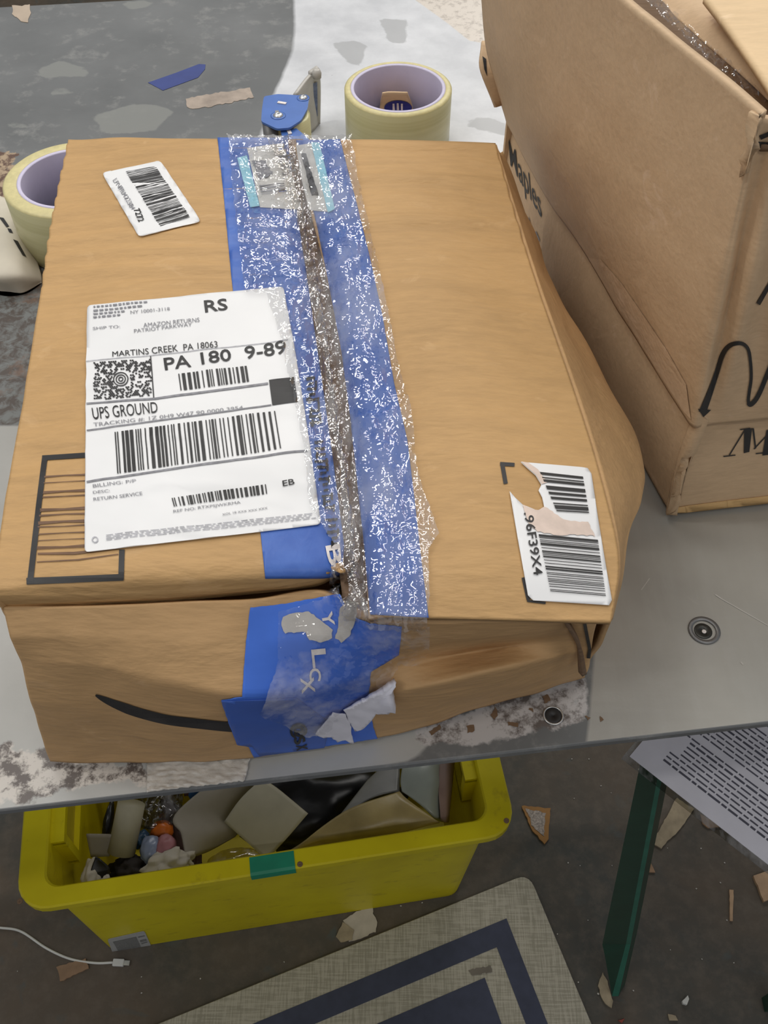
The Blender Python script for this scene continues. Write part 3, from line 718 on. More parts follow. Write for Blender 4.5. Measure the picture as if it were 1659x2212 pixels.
tx_g = [text2d('TRACKING #: 1Z 0H9 W47 90 0000 3954', 205, 926, 525, 889, 8), text2d('NY 10001-3118', 284, 683, 368, 675, 7), text2d('AMAZON RETURNS', 312, 712, 432, 700, 9),
        text2d('PATRIOT PARKWAY', 292, 724, 416, 710, 8), text2d('BILLING: P/P', 204, 1058, 296, 1046, 7), text2d('DESC:', 204, 1071, 240, 1067, 6), text2d('RETURN SERVICE', 205, 1086, 310, 1074, 7),
        text2d('REF NO: RTXPSJWKRMA', 376, 1112, 520, 1092, 6), text2d('XOL 18 XXX XXX XXX', 481, 1120, 578, 1104, 5), text2d('SHIP TO:', 204, 719, 262, 714, 7)]
blk = bars([(386, 813), (533, 795), (538, 829), (391, 849)], 62, 21) + bars([(250, 938), (594, 893), (607, 975), (256, 1028)], 140, 22) + bars([(372, 1080), (574, 1050), (577, 1071), (377, 1099)], 90, 23)
blk += [[(581, 826), (635, 819), (643, 873), (588, 881)]] + line2d([(327, 774), (334, 864)], 2.2)
gry = line2d([(190, 877), (338, 866), (579, 833)], 4.5) + line2d([(190, 934), (586, 880)], 3) + line2d([(190, 1046), (420, 1010), (664, 978)], 4)
lig = line2d([(189, 788), (325, 773), (622, 741)], 1.5)
rf_ = random.Random(5)
for k in range(4):                                                # lines of fine print too small to read
    x = 232
    while x < 672:
        wd = rf_.uniform(6, 20); y = 1160 + k * 3.5 - (x - 232) * .105; lig += line2d([(x, y), (x + wd, y - wd * .105)], 1.7); x += wd + rf_.uniform(2, 5)
for k, (x0, x1, y) in enumerate(((204, 322, 668), (204, 300, 676), (204, 272, 683), (204, 262, 690))):
    x = x0
    while x < x1:
        wd = rf_.uniform(4, 10); yy = y - (x - x0) * .09; gry += line2d([(x, yy), (x + wd, yy - wd * .09)], 3.6); x += wd + 3
# concentric rings and a field of small dots (two-dimensional postal code)
rings = []
for r in (4, 9, 14):
    c = [(263 + r * 1.1 * math.cos(a), 824 + r * math.sin(a)) for a in np.linspace(0, 2 * math.pi, 25)]; rings += line2d(c, 2.2)
for i in range(27):
    for j in range(26):
        x = 205 + i * 4.55 + (j % 2) * 2.2; y = 792 + j * 3.05 - i * .38
        if (x - 263) ** 2 + (y - 824) ** 2 < 19 ** 2: continue
        if rf_.random() < .5: rings.append([(x, y - 1.6), (x + 3.9, y - 1.9), (x + 4.3, y + 1.2), (x + .4, y + 1.5)])
lprint('printing', blk + rings, M['ink'], tx_b)
lprint('small_printing', gry, M['ink_grey'], tx_g)
lprint('fine_printing', lig + line2d([(208 + 6 * math.cos(a), 1170 + 6 * math.sin(a)) for a in np.linspace(0, 6.28, 12)], 2.5), M['ink_light'])
# ---- small label at the upper left
l2 = decal('barcode_label', [rounded([(221, 376), (347, 349), (435, 481), (301, 514)], 9, 3)], BL_, .0010, M['label'], box, 12, .0003, True); l2['label'] = 'small slanted white barcode label at the back left'
lprint('printing', bars([(273, 375), (337, 363), (411, 472), (347, 493)], 104, 31, 1), M['ink'], [text2d('7272', 290, 458, 302, 484, 13, .02)], par=l2, off=.0014, wob=None)
lprint('small_printing', [], M['ink_grey'], [text2d('LPNPRM22384', 245, 393, 286, 458, 10, .01)], par=l2, off=.0014, wob=None)
# ---- torn label at the right
t3 = ragged([(1124, 1001), (1200, 1007), (1256, 1012)], .2, 1, 20) [:2] + [(1256, 1012), (1268, 1014), (1276, 1026), (1290, 1120), (1308, 1230), (1320, 1298), (1314, 1309), (1150, 1298), (1139, 1287), (1118, 1170), (1100, 1064), (1112, 1078), (1128, 1093), (1146, 1100), (1160, 1106), (1174, 1097), (1170, 1078), (1162, 1062), (1168, 1050), (1156, 1030), (1140, 1016)]
l3 = decal('barcode_label', [t3], BR_, .0010, M['label'], box, 12, .0003, True); l3['label'] = 'torn white barcode label at the front right'
decal('torn_area', [ragged([(1126, 1094), (1160, 1106), (1174, 1098), (1196, 1112), (1214, 1126), (1268, 1132), (1284, 1162), (1240, 1158), (1200, 1160), (1160, 1152), (1140, 1135)], 1.5, 6, 6),
    [(1124, 1001), (1140, 1016), (1156, 1030), (1168, 1050), (1180, 1046), (1160, 1018), (1140, 1004)]], BR_, .0014, M['tornpaper'], l3, 12)
lprint('printing', bars([(1164, 1024), (1257, 1034), (1270, 1112), (1200, 1108)], 32, 41, 1) + bars([(1161, 1158), (1289, 1170), (1306, 1290), (1186, 1279)], 74, 42, 1), M['ink'], [text2d('.96F39X4', 1130, 1112, 1151, 1246, 19, .012)], par=l3, off=.0015, wob=None)

# ---- crinkled clear tape over everything
def cr(a): return lambda x, y: a * (1.2 * abs(noise.noise(Vector((x * .05, y * .018, 1)))) + .6 * abs(noise.noise(Vector((x * .14, y * .05, 7)))) + .25 * noise.noise(Vector((x * .3, y * .12, 2))))
c1 = ragged([(494, 300), (760, 303), (772, 380), (800, 500), (835, 650), (862, 790), (893, 900), (902, 1010), (915, 1060), (950, 1160), (926, 1195), (930, 1290), (922, 1350),
     (800, 1345), (768, 1300), (700, 1260), (720, 1190), (690, 1140), (668, 1100), (652, 960), (628, 840), (600, 720), (575, 645), (530, 640), (510, 480)], 1.6, 31, 9)
BC = bvh_of(gl, gr, gf)
decal('clear_tape', [c1], BC, .0026, M['film'], box, 5, 0, True, cr(.0022))['label'] = 'crinkled glossy clear tape along the seam'
c2 = [(622, 305), (650, 400), (672, 520), (700, 650), (728, 800), (745, 950), (760, 1080), (790, 1200), (800, 1330), (756, 1320), (748, 1200), (735, 1080), (712, 930), (696, 800), (668, 660), (640, 520), (612, 400), (575, 306)]
decal('clear_tape', [c2], BC, .0042, M['film_dense'], box, 5, 0, True, cr(.002))['label'] = 'bunched clear tape bridging the open seam'
c3 = ragged([(600, 1318), (700, 1290), (752, 1246), (790, 1290), (800, 1330), (868, 1345), (928, 1340), (926, 1395), (895, 1430), (862, 1420), (830, 1470), (756, 1528), (700, 1575), (660, 1580), (560, 1530), (600, 1420)], 1.6, 33, 9)
decal('clear_tape', [c3], BC, .0026, M['film_haze'], box, 6, 0, True, cr(.0016))['label'] = 'hazy clear tape over the folded front tape'

# ------------------------------------------------------------------ the tall carton at the right
rb_ = thing('tall_carton', (.25, .42, 0), 'taller tan cardboard carton with black marker lines, at the right beside the parcel', 'box')
# lid / outer sleeve: side panel A, corner, front panel C
lo = Z([(1093, 268, .084), (1166, 405, .084), (1252, 533, .083), (1370, 722, .082), (1468, 880, .081), (1496, 920, .081), (1522, 917, .081), (1550, 913, .081), (1600, 908, .081), (1668, 902, .081), (1780, 890, .081), (1990, 868, .081)])
hi = Z([(1040, -329, .265), (1122, -215, .265), (1238, -100, .265), (1432, 68, .265), (1612, 222, .266), (1643, 250, .265), (1664, 262, .262), (1690, 268, .262), (1740, 264, .263), (1800, 258, .265), (1960, 244, .265), (2250, 222, .265)])
mid1 = [a * .66 + b * .34 for a, b in zip(lo, hi)]; mid2 = [a * .33 + b * .67 for a, b in zip(lo, hi)]
for r, k in ((mid1, 1), (mid2, .8)):
    for i, dx in enumerate((-.010, -.008, -.006, -.006, -.003, 0, 0, 0, 0, 0, 0, 0)): r[i] = r[i] + Vector((dx * k, 0, 0))
    r[7] = r[7] + Vector((0, -.0035, 0)); r[6] = r[6] + Vector((0, .003, 0)); r[8] = r[8] + Vector((0, .002, 0)); r[9] = r[9] + Vector((0, -.002, 0))
gA = grid([hi, mid2, mid1, lo], 200, 80, disp=lambda u, v, p: .0022 * noise.noise(Vector(p) * 9) + .0009 * noise.noise(Vector(p) * 32))
v, f = solid(gA, .004); o = obj('outer_sleeve', v, f, M['tan'], rb_, True); BG = bvh_of(gA)
# lower body
blo = [P(1089, 462, .0045), P(1210, 700, .0045), P(1330, 905, .0045), P(1440, 1092, .0045), P(1452, 1106, .0045), P(1475, 1104, .0045), P(1659, 1083, .0045), P(2000, 1045, .0045)]
bhi = [Vector((a.x, a.y, .098)) for a in (Vector(gA[-1, 0]) + Vector((.006, -.003, 0)), Vector(gA[-1, 36]) + Vector((.008, 0, 0)), Vector(gA[-1, 60]) + Vector((.008, 0, 0)), Vector(gA[-1, 84]) + Vector((.008, .006, 0)), Vector(gA[-1, 91]) + Vector((.006, .008, 0)), Vector(gA[-1, 96]) + Vector((.006, .007, 0)), P(1659, 902, .081) + Vector((0, .007, 0)), P(1990, 868, .081) + Vector((0, .007, 0)))]
gB = grid([bhi, [a * .5 + b * .5 + Vector((-.003, -.001, 0)) for a, b in zip(bhi, blo)], blo], 120, 40, disp=lambda u, v, p: .0018 * noise.noise(Vector(p) * 16))
v, f = solid(gB, .004); obj('carton_body', up0(v), f, M['tan'], rb_, True); BB = bvh_of(gB)
m = MB()
c_ = [Vector(gA[0, 0]), Vector(gA[0, -1])]
bk0 = Vector(gA[-1, 0]); bk1 = Vector(gA[-1, -1]); d = (bk1 - Vector(gA[-1, 110])).normalized()
R0 = Vector((bk1.x, bk1.y, 0)); L0 = Vector((bk0.x, bk0.y, 0)); far = L0 + (R0 - Vector((gA[-1, 100][0], gA[-1, 100][1], 0)))
for a, b in ((R0, far), (far, L0)):
    mid = (a + b) / 2; m.box((mid.x, mid.y, .132), ((b - a).length, .004, .262), Matrix.Rotation(math.atan2(b.y - a.y, b.x - a.x), 3, 'Z'))
fcx = Vector((gA[-1, 100][0], gA[-1, 100][1], 0))
m.prism([(p.x, p.y) for p in (L0 + Vector((.01, 0, 0)), fcx + Vector((.004, .012, 0)), R0 + Vector((0, .012, 0)), far)], .005, .001)
m.build('back_panels', M['tan'], rb_)
# worn bottom edge strip
decal('bottom_edge', line2d([(1450, 1102), (1480, 1099), (1570, 1088), (1668, 1077)], [10, 14, 15, 16]), BB, .0008, board('scuffed_edge', (.58, .37, .16, 1), False), rb_, 12, .0005, True)
# top flaps
gD = grid([Z([(1402, -12, .252), (1522, 92, .252), (1616, 176, .252), (1668, 226, .252)]), Z([(1470, -30, .258), (1570, 70, .258), (1650, 150, .258), (1720, 225, .257)]), Z([(1560, -50, .261), (1640, 40, .261), (1720, 140, .261), (1800, 220, .260)])], 60, 30, disp=lambda u, v, p: .001 * noise.noise(Vector(p) * 40))
v, f = solid(gD[::-1], .003); o = obj('top_flap', v, f, M['tan'], rb_, True); o['label'] = 'inner top flap along the taped slit'
gE = grid([Z([(1520, -6, .267), (1590, 85, .267), (1672, 205, .266)]), Z([(1900, -60, .271), (2000, 60, .271), (2150, 200, .267)])], 60, 30, disp=lambda u, v, p: .0008 * noise.noise(Vector(p) * 25))
v, f = solid(gE[::-1], .003); o = obj('top_flap', v, f, M['tan_light'], rb_, True); o['label'] = 'pale outer top flap'
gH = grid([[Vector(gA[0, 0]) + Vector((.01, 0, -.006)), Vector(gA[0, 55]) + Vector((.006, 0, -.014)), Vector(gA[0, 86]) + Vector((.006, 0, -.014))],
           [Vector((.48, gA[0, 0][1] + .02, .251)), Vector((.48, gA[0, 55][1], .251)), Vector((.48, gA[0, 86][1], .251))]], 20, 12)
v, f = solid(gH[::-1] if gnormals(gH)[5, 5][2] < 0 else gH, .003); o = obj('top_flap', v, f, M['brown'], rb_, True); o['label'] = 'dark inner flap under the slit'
slit = bvh_of(gD, gH)
tpl = ragged([(1372, -5), (1400, -8), (1440, 30), (1510, 98), (1560, 140), (1612, 188), (1652, 228), (1640, 246), (1590, 212), (1540, 160), (1490, 112), (1430, 55), (1385, 12)], 2, 41, 8)
decal('clear_tape', [tpl], slit, .0035, M['film_dense'], rb_, 4, 0, True, cr(.002))['label'] = 'crinkled clear tape in the top slit'
# folded tape strip along the sleeve's lower edge
decal('tape_strip', [[(1272, 556), (1300, 560), (1345, 612), (1395, 685), (1440, 752), (1484, 830), (1494, 905), (1480, 890), (1425, 805), (1370, 716), (1310, 620)]], BG, .0006, board('paper_tape', (.66, .48, .31, 1), False, .3), rb_, 10, 0, True)
# marker lines, printing
mk = catmull([(a, b, 0) for a, b in [(1516, 890), (1532, 850), (1548, 805), (1562, 765), (1578, 745), (1598, 740), (1614, 752), (1620, 780), (1622, 815), (1618, 845), (1616, 866), (1622, 872), (1638, 852), (1662, 795), (1700, 700)]], 70)[:, :2].tolist()
decal('marker_arrow', line2d(mk, [15 - 8 * min(1, i / 30) + (3 if i > 50 else 0) for i in range(70)]) + [[(1508, 882), (1536, 884), (1518, 900)]], BG, .0006, M['ink'], rb_, 12)
for q_, w_ in (([(1636, 656), (1662, 612), (1690, 560)], [9, 9, 8]), ([(1632, 312), (1680, 314)], 15), ([(1640, 296), (1690, 276)], 10)): decal('marker_line', line2d(q_, w_), BG, .0006, M['ink'], rb_, 12)
def serifM(x, y, s):
    q = lambda *p: [(x + a * s, y + b * s) for a, b in p]
    return [q((37, 0), (54, -1), (48, 50), (36, 53)), q((54, -1), (58, -1), (63, 42), (60, 44)), q((85, 3), (105, 0), (92, 56), (76, 58))] + line2d(q((5, 57), (38, 3)), 2.5) + line2d(q((58, 44), (92, 8)), 2.5) + line2d(q((-8, 60), (18, 57)), 2.5) + line2d(q((28, 2), (50, -1)), 2.5) + line2d(q((62, 54), (98, 50)), 2.5)
decal('printed_letter', serifM(1570, 925, 1.0), BB, .0005, M['ink'], rb_, 12)
# Maples lettering on the lower side, reading away from the front
mp_ = [text2d('Maples', 1104, 356, 1172, 472, 0, .004, upv=(-5, -60))]
decal('printed_name', [], BVHTree.FromPolygons([Vector(p) for p in gA.reshape(-1, 3)] + [Vector(p) for p in gB.reshape(-1, 3)], gfaces(80, 200) + gfaces(40, 120, 16000)), .0006, M['ink'], rb_, 10, meshes=mp_)
decal('small_printed_name', line2d([(1142, 470), (1150, 500)], 4) + line2d([(1158, 500), (1166, 520)], 4), BB, .0006, M['ink_grey'], rb_, 12)
# rear side flap peeking out
gq = grid([Z([(1041, 88, .138), (1075, 85, .138)]), Z([(1037, 150, .125), (1080, 150, .125)]), Z([(1072, 232, .10), (1095, 225, .10)])], 8, 12)
v, f = solid(gq, .003); obj('rear_flap', v, f, M['tan'], rb_, True)
decal('printed_mark', [[(1042, 122), (1050, 128), (1052, 165), (1046, 150)]], bvh_of(gq), .0006, M['ink'], rb_, 12)

# ------------------------------------------------------------------ rolls of tape
def roll(px, py, ro, ri, h, label, name='tape_roll'):
    c = P(px, py, h); c.z = .0005
    r = thing(name, c, label, 'tape', 'rolls of clear packing tape')
    m = MB(); m.lathe([(ri + .003, 0), (ri + .003, h), (ri + .0045, h + .0003), (ro - .002, h + .0002), (ro, h - .0012), (ro, .0012), (ro - .001, 0)], c, 96)
    # wound side clear, top edge paler
    fm = []
    for f in m.f:
        z = [m.v[i].z - c.z for i in f]; fm.append(1 if min(z) > h - .002 else 0)
    obj('wound_tape', m.v, m.f, None, r, True, [M['roll'], M['roll_edge']], fm)
    m = MB(); m.lathe([(ri, 0), (ri, h - .0005), (ri + .0002, h + .0002), (ri + .003, h + .0002), (ri + .003, 0)], c, 96); m.build('core', M['core'], r, True)
    return r, c
r1, c1_ = roll(860, 190, .0470, .0385, .050, 'roll of clear packing tape standing behind the parcel, a small tag inside')
r2, c2_ = roll(153, 385, .0520, .0380, .052, 'roll of clear packing tape at the left edge, half hidden by the parcel')
# tag inside the roll
bt = thing('cardboard_tag', (c1_.x + .0, c1_.y - .012, .001), 'small tan cardboard tag with a blue oval, inside the tape roll', 'tag')
gg = grid([Z([(826, 202, .036), (842, 200, .037), (880, 201, .037)]), Z([(820, 245, .012), (850, 246, .012), (893, 245, .012)]), [Vector((c1_.x - .012, c1_.y - .028, .001)), Vector((c1_.x, c1_.y - .028, .001)), Vector((c1_.x + .012, c1_.y - .028, .001))]], 12, 20)
v, f = solid(gg, .0012); obj('card', v, f, M['tan_light'], bt, True)
ov = [(860 + 30 * math.cos(a), 232 + 16 * math.sin(a)) for a in np.linspace(0, 2 * math.pi, 28)[:-1]]
decal('blue_oval', [ov], bvh_of(gg), .0006, plain('navy_print', (.01, .02, .22, 1), .4), bt, 12)
decal('printed_figure', [[(848, 222), (852, 222), (853, 238), (848, 238)], [(857, 221), (861, 221), (862, 238), (857, 238)], [(866, 222), (870, 222), (870, 238), (866, 238)]], bvh_of(gg), .0009, M['letter_white'], bt, 12)
# white packet under the left roll
pk = thing('paper_packet', P(30, 560, 0), 'crumpled white paper packet with black printing, at the left edge beside the parcel', 'packet')
gp = grid([Z([(-90, 400, .004), (-20, 415, .012), (30, 440, .014), (62, 480, .003)]), Z([(-100, 500, .008), (-30, 510, .020), (35, 520, .020), (76, 545, .004)]), Z([(-100, 580, .006), (-30, 590, .018), (40, 590, .018), (88, 596, .004)]), Z([(-90, 625, .001), (10, 628, .001), (50, 632, .001), (86, 612, .001)])], 50, 50,
          disp=lambda u, v, p: .0015 * noise.noise(Vector(p) * 60))
m = MB(); nv, nu, _ = gp.shape; gp2 = gp.copy(); gp2[..., 2] = .0006
vv = [Vector(p) for p in gp.reshape(-1, 3)] + [Vector(p) for p in gp2.reshape(-1, 3)]; N_ = nv * nu
ff = gfaces(nv, nu) + [tuple(reversed(q)) for q in gfaces(nv, nu, N_)]
rim = [i * nu for i in range(nv)] + [(nv - 1) * nu + j for j in range(1, nu)] + [i * nu + nu - 1 for i in range(nv - 2, -1, -1)] + [j for j in range(nu - 2, 0, -1)]
for a, b in zip(rim, rim[1:] + rim[:1]): ff.append((a, a + N_, b + N_, b))
obj('paper', vv, ff, plain('off_white_paper', (.60, .55, .45, 1), .6, .06, 40, .2), pk, True)
decal('printing', [[(-2, 470), (8, 472), (20, 490), (14, 492)], [(16, 494), (24, 496), (28, 505), (20, 503)], [(28, 518), (38, 522), (56, 556), (48, 552)]] , bvh_of(gp), .0006, M['ink'], pk, 10)

# ------------------------------------------------------------------ tape dispenser
dp = thing('tape_dispenser', P(625, 290, 0), 'blue metal hand tape dispenser lying behind the parcel', 'tape dispenser')
def plate(name, pts, z, th, mat, par):
    m = MB(); m.prism([(P(x, y, z).x, P(x, y, z).y) for x, y in pts], z, z - th); return m.build(name, mat, par)
pl = plate('side_plate', rounded([(570, 208), (600, 203), (668, 207), (664, 235), (650, 260), (625, 276), (598, 278), (564, 262), (566, 235)], 5, 3), .060, .0018, M['enamel'], dp)
pl2 = plate('handle_plate', [(606, 282), (640, 277), (656, 290), (700, 330), (650, 360), (612, 306)], .056, .0018, M['enamel'], dp)
for (x, y, r) in ((601, 250, .0042), (655, 212, .0036)):
    c = P(x, y, .060); m = MB(); m.lathe([(.0001, .0022), (r * .6, .002), (r, .0008), (r, -.001), (.0001, -.001)], c, 24); b = m.build('bolt', M['steel'], dp, True)
    m = MB(); m.lathe([(r, .0), (r, .0006), (r * 1.5, .0003), (r * 1.5, 0)], c, 24); m.build('washer', M['enamel'], b, True)
m = MB(); c = P(609, 222, .0604); m.box(c, (.0075, .0028, .0006), Matrix.Rotation(-.3, 3, 'Z')); m.build('slot', M['letter_white'], dp)
m = MB(); c = P(625, 285, .0565); m.box(c, (.003, .006, .0006), Matrix.Rotation(.3, 3, 'Z')); m.build('slot', M['letter_white'], pl2)
m = MB(); c = P(628, 248, .058); m.lathe([(.011, 0), (.011, .057), (.016, .057), (.016, 0)], (c.x, c.y, .0008), 48); m.build('spool', M['roll'], dp, True)
m = MB(); c = P(583, 262, .058); m.tube([(c.x, c.y, .0008), (c.x, c.y, .058)], .0065, 24); m.build('roller', M['grey_metal'], dp, True)
m = MB(); a = P(594, 262, .061); b = P(612, 306, .035); m.box((a + b) / 2, (.003, (a - b).length * 1.1, .003), Matrix.Rotation(.15, 3, 'Z') @ Matrix.Rotation(.9, 3, 'X')); m.build('blade_arm', M['grey_plastic'], dp)
# upright cutter guard: vertical plate seen edge-on
def vplate(name, pts, th, mat, par):
    """pts: (px,py,z) outline of a standing plate, thickness along x"""
    W = Z(pts); n = len(W); v = W + [p + Vector((th, 0, 0)) for p in W]
    t = tessellate_polygon([[Vector((p.y, p.z, 0)) for p in W]]); f = [tuple(q) for q in t] + [tuple(i + n for i in reversed(q)) for q in t] + [(i, (i + 1) % n, (i + 1) % n + n, i + n) for i in range(n)]
    return obj(name, v, f, mat, par)
gv = grid([Z([(640, 206, .055), (660, 178, .055), (676, 160, .055)]), Z([(655, 235, .03), (670, 220, .03), (682, 205, .03)]), Z([(668, 290, .0008), (680, 280, .0008), (688, 270, .0008)])], 10, 20)
v, f = solid(gv, .003); obj('guard_plate', v, f, M['grey_plastic'], dp, True)
gv = grid([Z([(672, 160, .056), (690, 148, .058)]), Z([(674, 200, .035), (693, 190, .035)]), Z([(676, 272, .001), (692, 268, .001)])], 6, 20)
v, f = solid(gv, .004); cb = obj('cutter_bar', v, f, M['grey_plastic'], dp, True)
decal('blue_stripe', [[(673, 180), (684, 176), (685, 250), (677, 262)]], bvh_of(gv), .0008, plain('slate_blue', (.13, .17, .30, 1), .4, .4, 300), cb, 10)
m = MB(); c = P(684, 153, .060); m.lathe([(.0001, .002), (.003, .001), (.0042, -.002), (.0038, -.006), (.0001, -.006)], c, 20); m.build('knob', M['grey_plastic'], dp, True)

# ------------------------------------------------------------------ yellow tote on the floor
RZ = -.663
def zr(z): return RZ + (z + .574) * 1.5 - .012
A_ = P(33, 1972, RZ); B_ = P(1120, 1800, RZ); A_.z = B_.z = 0
bx = (B_ - A_).normalized(); by = Vector((-bx.y, bx.x, 0)); BWd = (B_ - A_).length; BDp = .40
def T2(u, v, z): return A_ + bx * u + by * v + Vector((0, 0, z))
def rr_loop(u0, u1, v0, v1, r, z, k=6):
    out = []
    for (cu, cv, a0) in ((u1 - r, v0 + r, -90), (u1 - r, v1 - r, 0), (u0 + r, v1 - r, 90), (u0 + r, v0 + r, 180)):
        for i in range(k + 1):
            a = math.radians(a0 + 90 * i / k); out.append(T2(cu + r * math.cos(a), cv + r * math.sin(a), z))
    return out
def loops(ls, cap0=True, cap1=True):
    m = MB(); n = len(ls[0]); v = [p for l in ls for p in l]; f = []
    for i in range(len(ls) - 1):
        for j in range(n): f.append((i * n + j, i * n + (j + 1) % n, (i + 1) * n + (j + 1) % n, (i + 1) * n + j))
    if cap0: f.append(tuple(reversed(range(n))))
    if cap1: f.append(tuple((len(ls) - 1) * n + j for j in range(n)))
    m.add(v, f); return m
HB = RZ - FLOOR
tote = thing('storage_tote', T2(BWd / 2, BDp / 2, FLOOR), 'yellow plastic tote full of rubbish on the floor under the table', 'storage bin')
def yellow():
    n = N('yellow_plastic'); a = n.noise(8, 4, .6); c = n.mix(n.ramp(a, .35, .65), (.56, .46, .004, 1), (.66, .56, .006, 1)); d = n.noise(25, 6, .7, (1, 1, 2)); c = n.mix(n.ramp(d, .58, .76), c, (.36, .27, .01, 1))
    return n.done(c, .42, 0, n.bump(n.noise(150), .08, .0005), .4)
M['yellow'] = yellow()
W_, D_ = BWd, BDp
L = [rr_loop(.022, W_ - .040, .036, D_ - .042, .02, FLOOR + .001), rr_loop(.020, W_ - .020, .022, D_ - .022, .025, RZ - .028),
     rr_loop(.020, W_ - .020, .022, D_ - .022, .025, RZ - .020), rr_loop(.002, W_ - .002, .002, D_ - .002, .035, RZ - .018), rr_loop(0, W_, 0, D_, .036, RZ - .014), rr_loop(0, W_, 0, D_, .036, RZ - .002), rr_loop(.002, W_ - .002, .002, D_ - .002, .035, RZ),
     rr_loop(.030, W_ - .030, .022, D_ - .022, .018, RZ), rr_loop(.032, W_ - .032, .024, D_ - .024, .018, RZ - .003),
     rr_loop(.046, W_ - .046, .046, D_ - .046, .016, FLOOR + .006)]
m = loops(L); m.build('tote_body', M['yellow'], tote)
# handle recess plates on the two end walls (inside)
for side in (0, 1):
    sgn = 1 if side == 0 else -1; u0 = .034 if side == 0 else W_ - .034
    m = MB(); R = Matrix.Rotation(math.atan2(bx.y, bx.x), 3, 'Z')
    ctr = T2(u0 + sgn * .006, .13, RZ - .05)
    for (dv, dz, sv, sz) in ((-.045, 0, .012, .07), (.045, 0, .012, .07), (0, .035, .102, .010), (0, -.035, .102, .010)):
        m.box(ctr + by * dv + Vector((0, 0, dz)), (.016, sv, sz), R)
    m.box(ctr - bx * sgn * .002 + Vector((0, 0, 0)), (.006, .08, .06), R, 1)
    h = m.build('handle_recess', None, tote, mats=[M['yellow'], plain('dark_yellow_recess', (.50, .40, .02, 1), .5)])
rimz = RZ + .0001
gt = grid([[T2(0, 0, 0)] * 2] * 2, 2, 2) if False else None
RB = BVHTree.FromPolygons([T2(0, 0, RZ), T2(W_, 0, RZ), T2(W_, .4, RZ), T2(0, .4, RZ), T2(0, 0, RZ), T2(W_, 0, RZ), T2(W_ - .02, .0, RZ - .016), T2(.02, .0, RZ - .016), T2(.020, .022, RZ - .028), T2(W_ - .02, .022, RZ - .028), T2(W_ - .040, .036, FLOOR), T2(.022, .036, FLOOR)],
                          [(0, 1, 2, 3), (4, 7, 6, 5), (8, 11, 10, 9)])
for (x, y) in ((43, 1947), (648, 1867), (1094, 1773)):
    p = cast(RB, x, y, .0006); m = MB(); m.lathe([(.00001, -.0006), (.00001, .0003), (.0030, .0003), (.0033, 0), (.0033, -.0006)], p, 20); m.build('screw_hole', M['brown'], tote, True)
ug0 = (P(545, 1900, RZ - .02) - A_).dot(bx); ug1 = (P(640, 1880, RZ - .02) - A_).dot(bx)
prof = [(.021, RZ + .0007), (.003, RZ + .0007), (-.0004, RZ - .0006), (-.0009, RZ - .004), (-.0009, RZ - .0135), (.001, RZ - .0185), (.006, RZ - .0208)]
v, f = solid(grid([[T2(ug0, a, b), T2(ug1, a, b)] for a, b in prof], 6, 13, lin, lin), .0003)
obj('green_tape', v, f, plain('green_tape', (.01, .24, .13, 1), .5), tote)
ls_ = decal('sticker', [rounded([(232, 2028), (312, 2010), (328, 2046), (246, 2064)], 4, 2)], RB, .0008, plain('pale_sticker', (.42, .42, .40, 1), .6), tote, 12, .0004)
decal('printing', [[(244, 2033), (294, 2022), (304, 2044), (256, 2054)]] + bars([(298, 2022), (312, 2019), (320, 2038), (308, 2042)], 10, 3, 1), RB, .0011, plain('grey_print', (.20, .20, .19, 1), .6, .3, 500), ls_, 12)

# ---- rubbish in the tote
inbin = -.66
def inz(x, y, z): return P(x, y, z)
def sheetthing(name, rows, th, mat, label, cat, group=None, nu=20, nv=20, disp=None, iu=catmull):
    g = grid([Z(r) for r in rows], nu, nv, iu, iu, disp=disp); v, f = solid(g, th)
    o = obj(name, v, f, mat, None, True, origin=tuple(np.array(g).reshape(-1, 3).mean(0) - np.array([0, 0, th]))); tag(o, label, cat, group); return o, g
cream = plain('cream_card', (.40, .37, .27, 1), .6, .08, 30, .15)
greyc = plain('grey_card', (.30, .27, .22, 1), .6, .08, 30, .15)
sheetthing('foam_sheet', [[(565, 1682, zr(-.59)), (600, 1705, zr(-.592)), (665, 1758, zr(-.60))], [(520, 1725, zr(-.60)), (570, 1765, zr(-.605)), (620, 1810, zr(-.61))], [(484, 1775, zr(-.615)), (525, 1812, zr(-.618)), (575, 1857, zr(-.62))]], .004, cream, 'cream square sheet of foam lying cornerwise in the yellow tote', 'foam sheet')
sheetthing('folded_card', [[(500, 1655, zr(-.60)), (545, 1660, zr(-.60)), (580, 1670, zr(-.61))], [(380, 1758, zr(-.61)), (470, 1745, zr(-.62)), (540, 1740, zr(-.64))], [(392, 1800, zr(-.615)), (470, 1800, zr(-.63)), (530, 1780, zr(-.65))], [(404, 1855, zr(-.62)), (450, 1840, zr(-.64)), (508, 1808, zr(-.66))]], .003, greyc, 'grey-beige folded card left of the cream foam square in the tote', 'card', nu=24, nv=24)
# cardboard tube
m = MB(); a = P(284, 1735, zr(-.60)); b = P(262, 1842, zr(-.625)); dd = (b - a).normalized()
m.tube([a, a + (b - a) * .5, b], .0175, 28)
m2 = MB()
o = m.build('cardboard_tube', plain('pale_tube', (.36, .33, .23, 1), .6, .1, 30, .15), None, True); tag(o, 'pale cardboard tube leaning in the left of the yellow tote', 'tube')
m = MB(); m.tube([b - dd * .001, b + dd * .0006], .0150, 28); k = m.build('tube_hollow', plain('dark_tube_inside', (.05, .04, .03, 1), .8), o); 
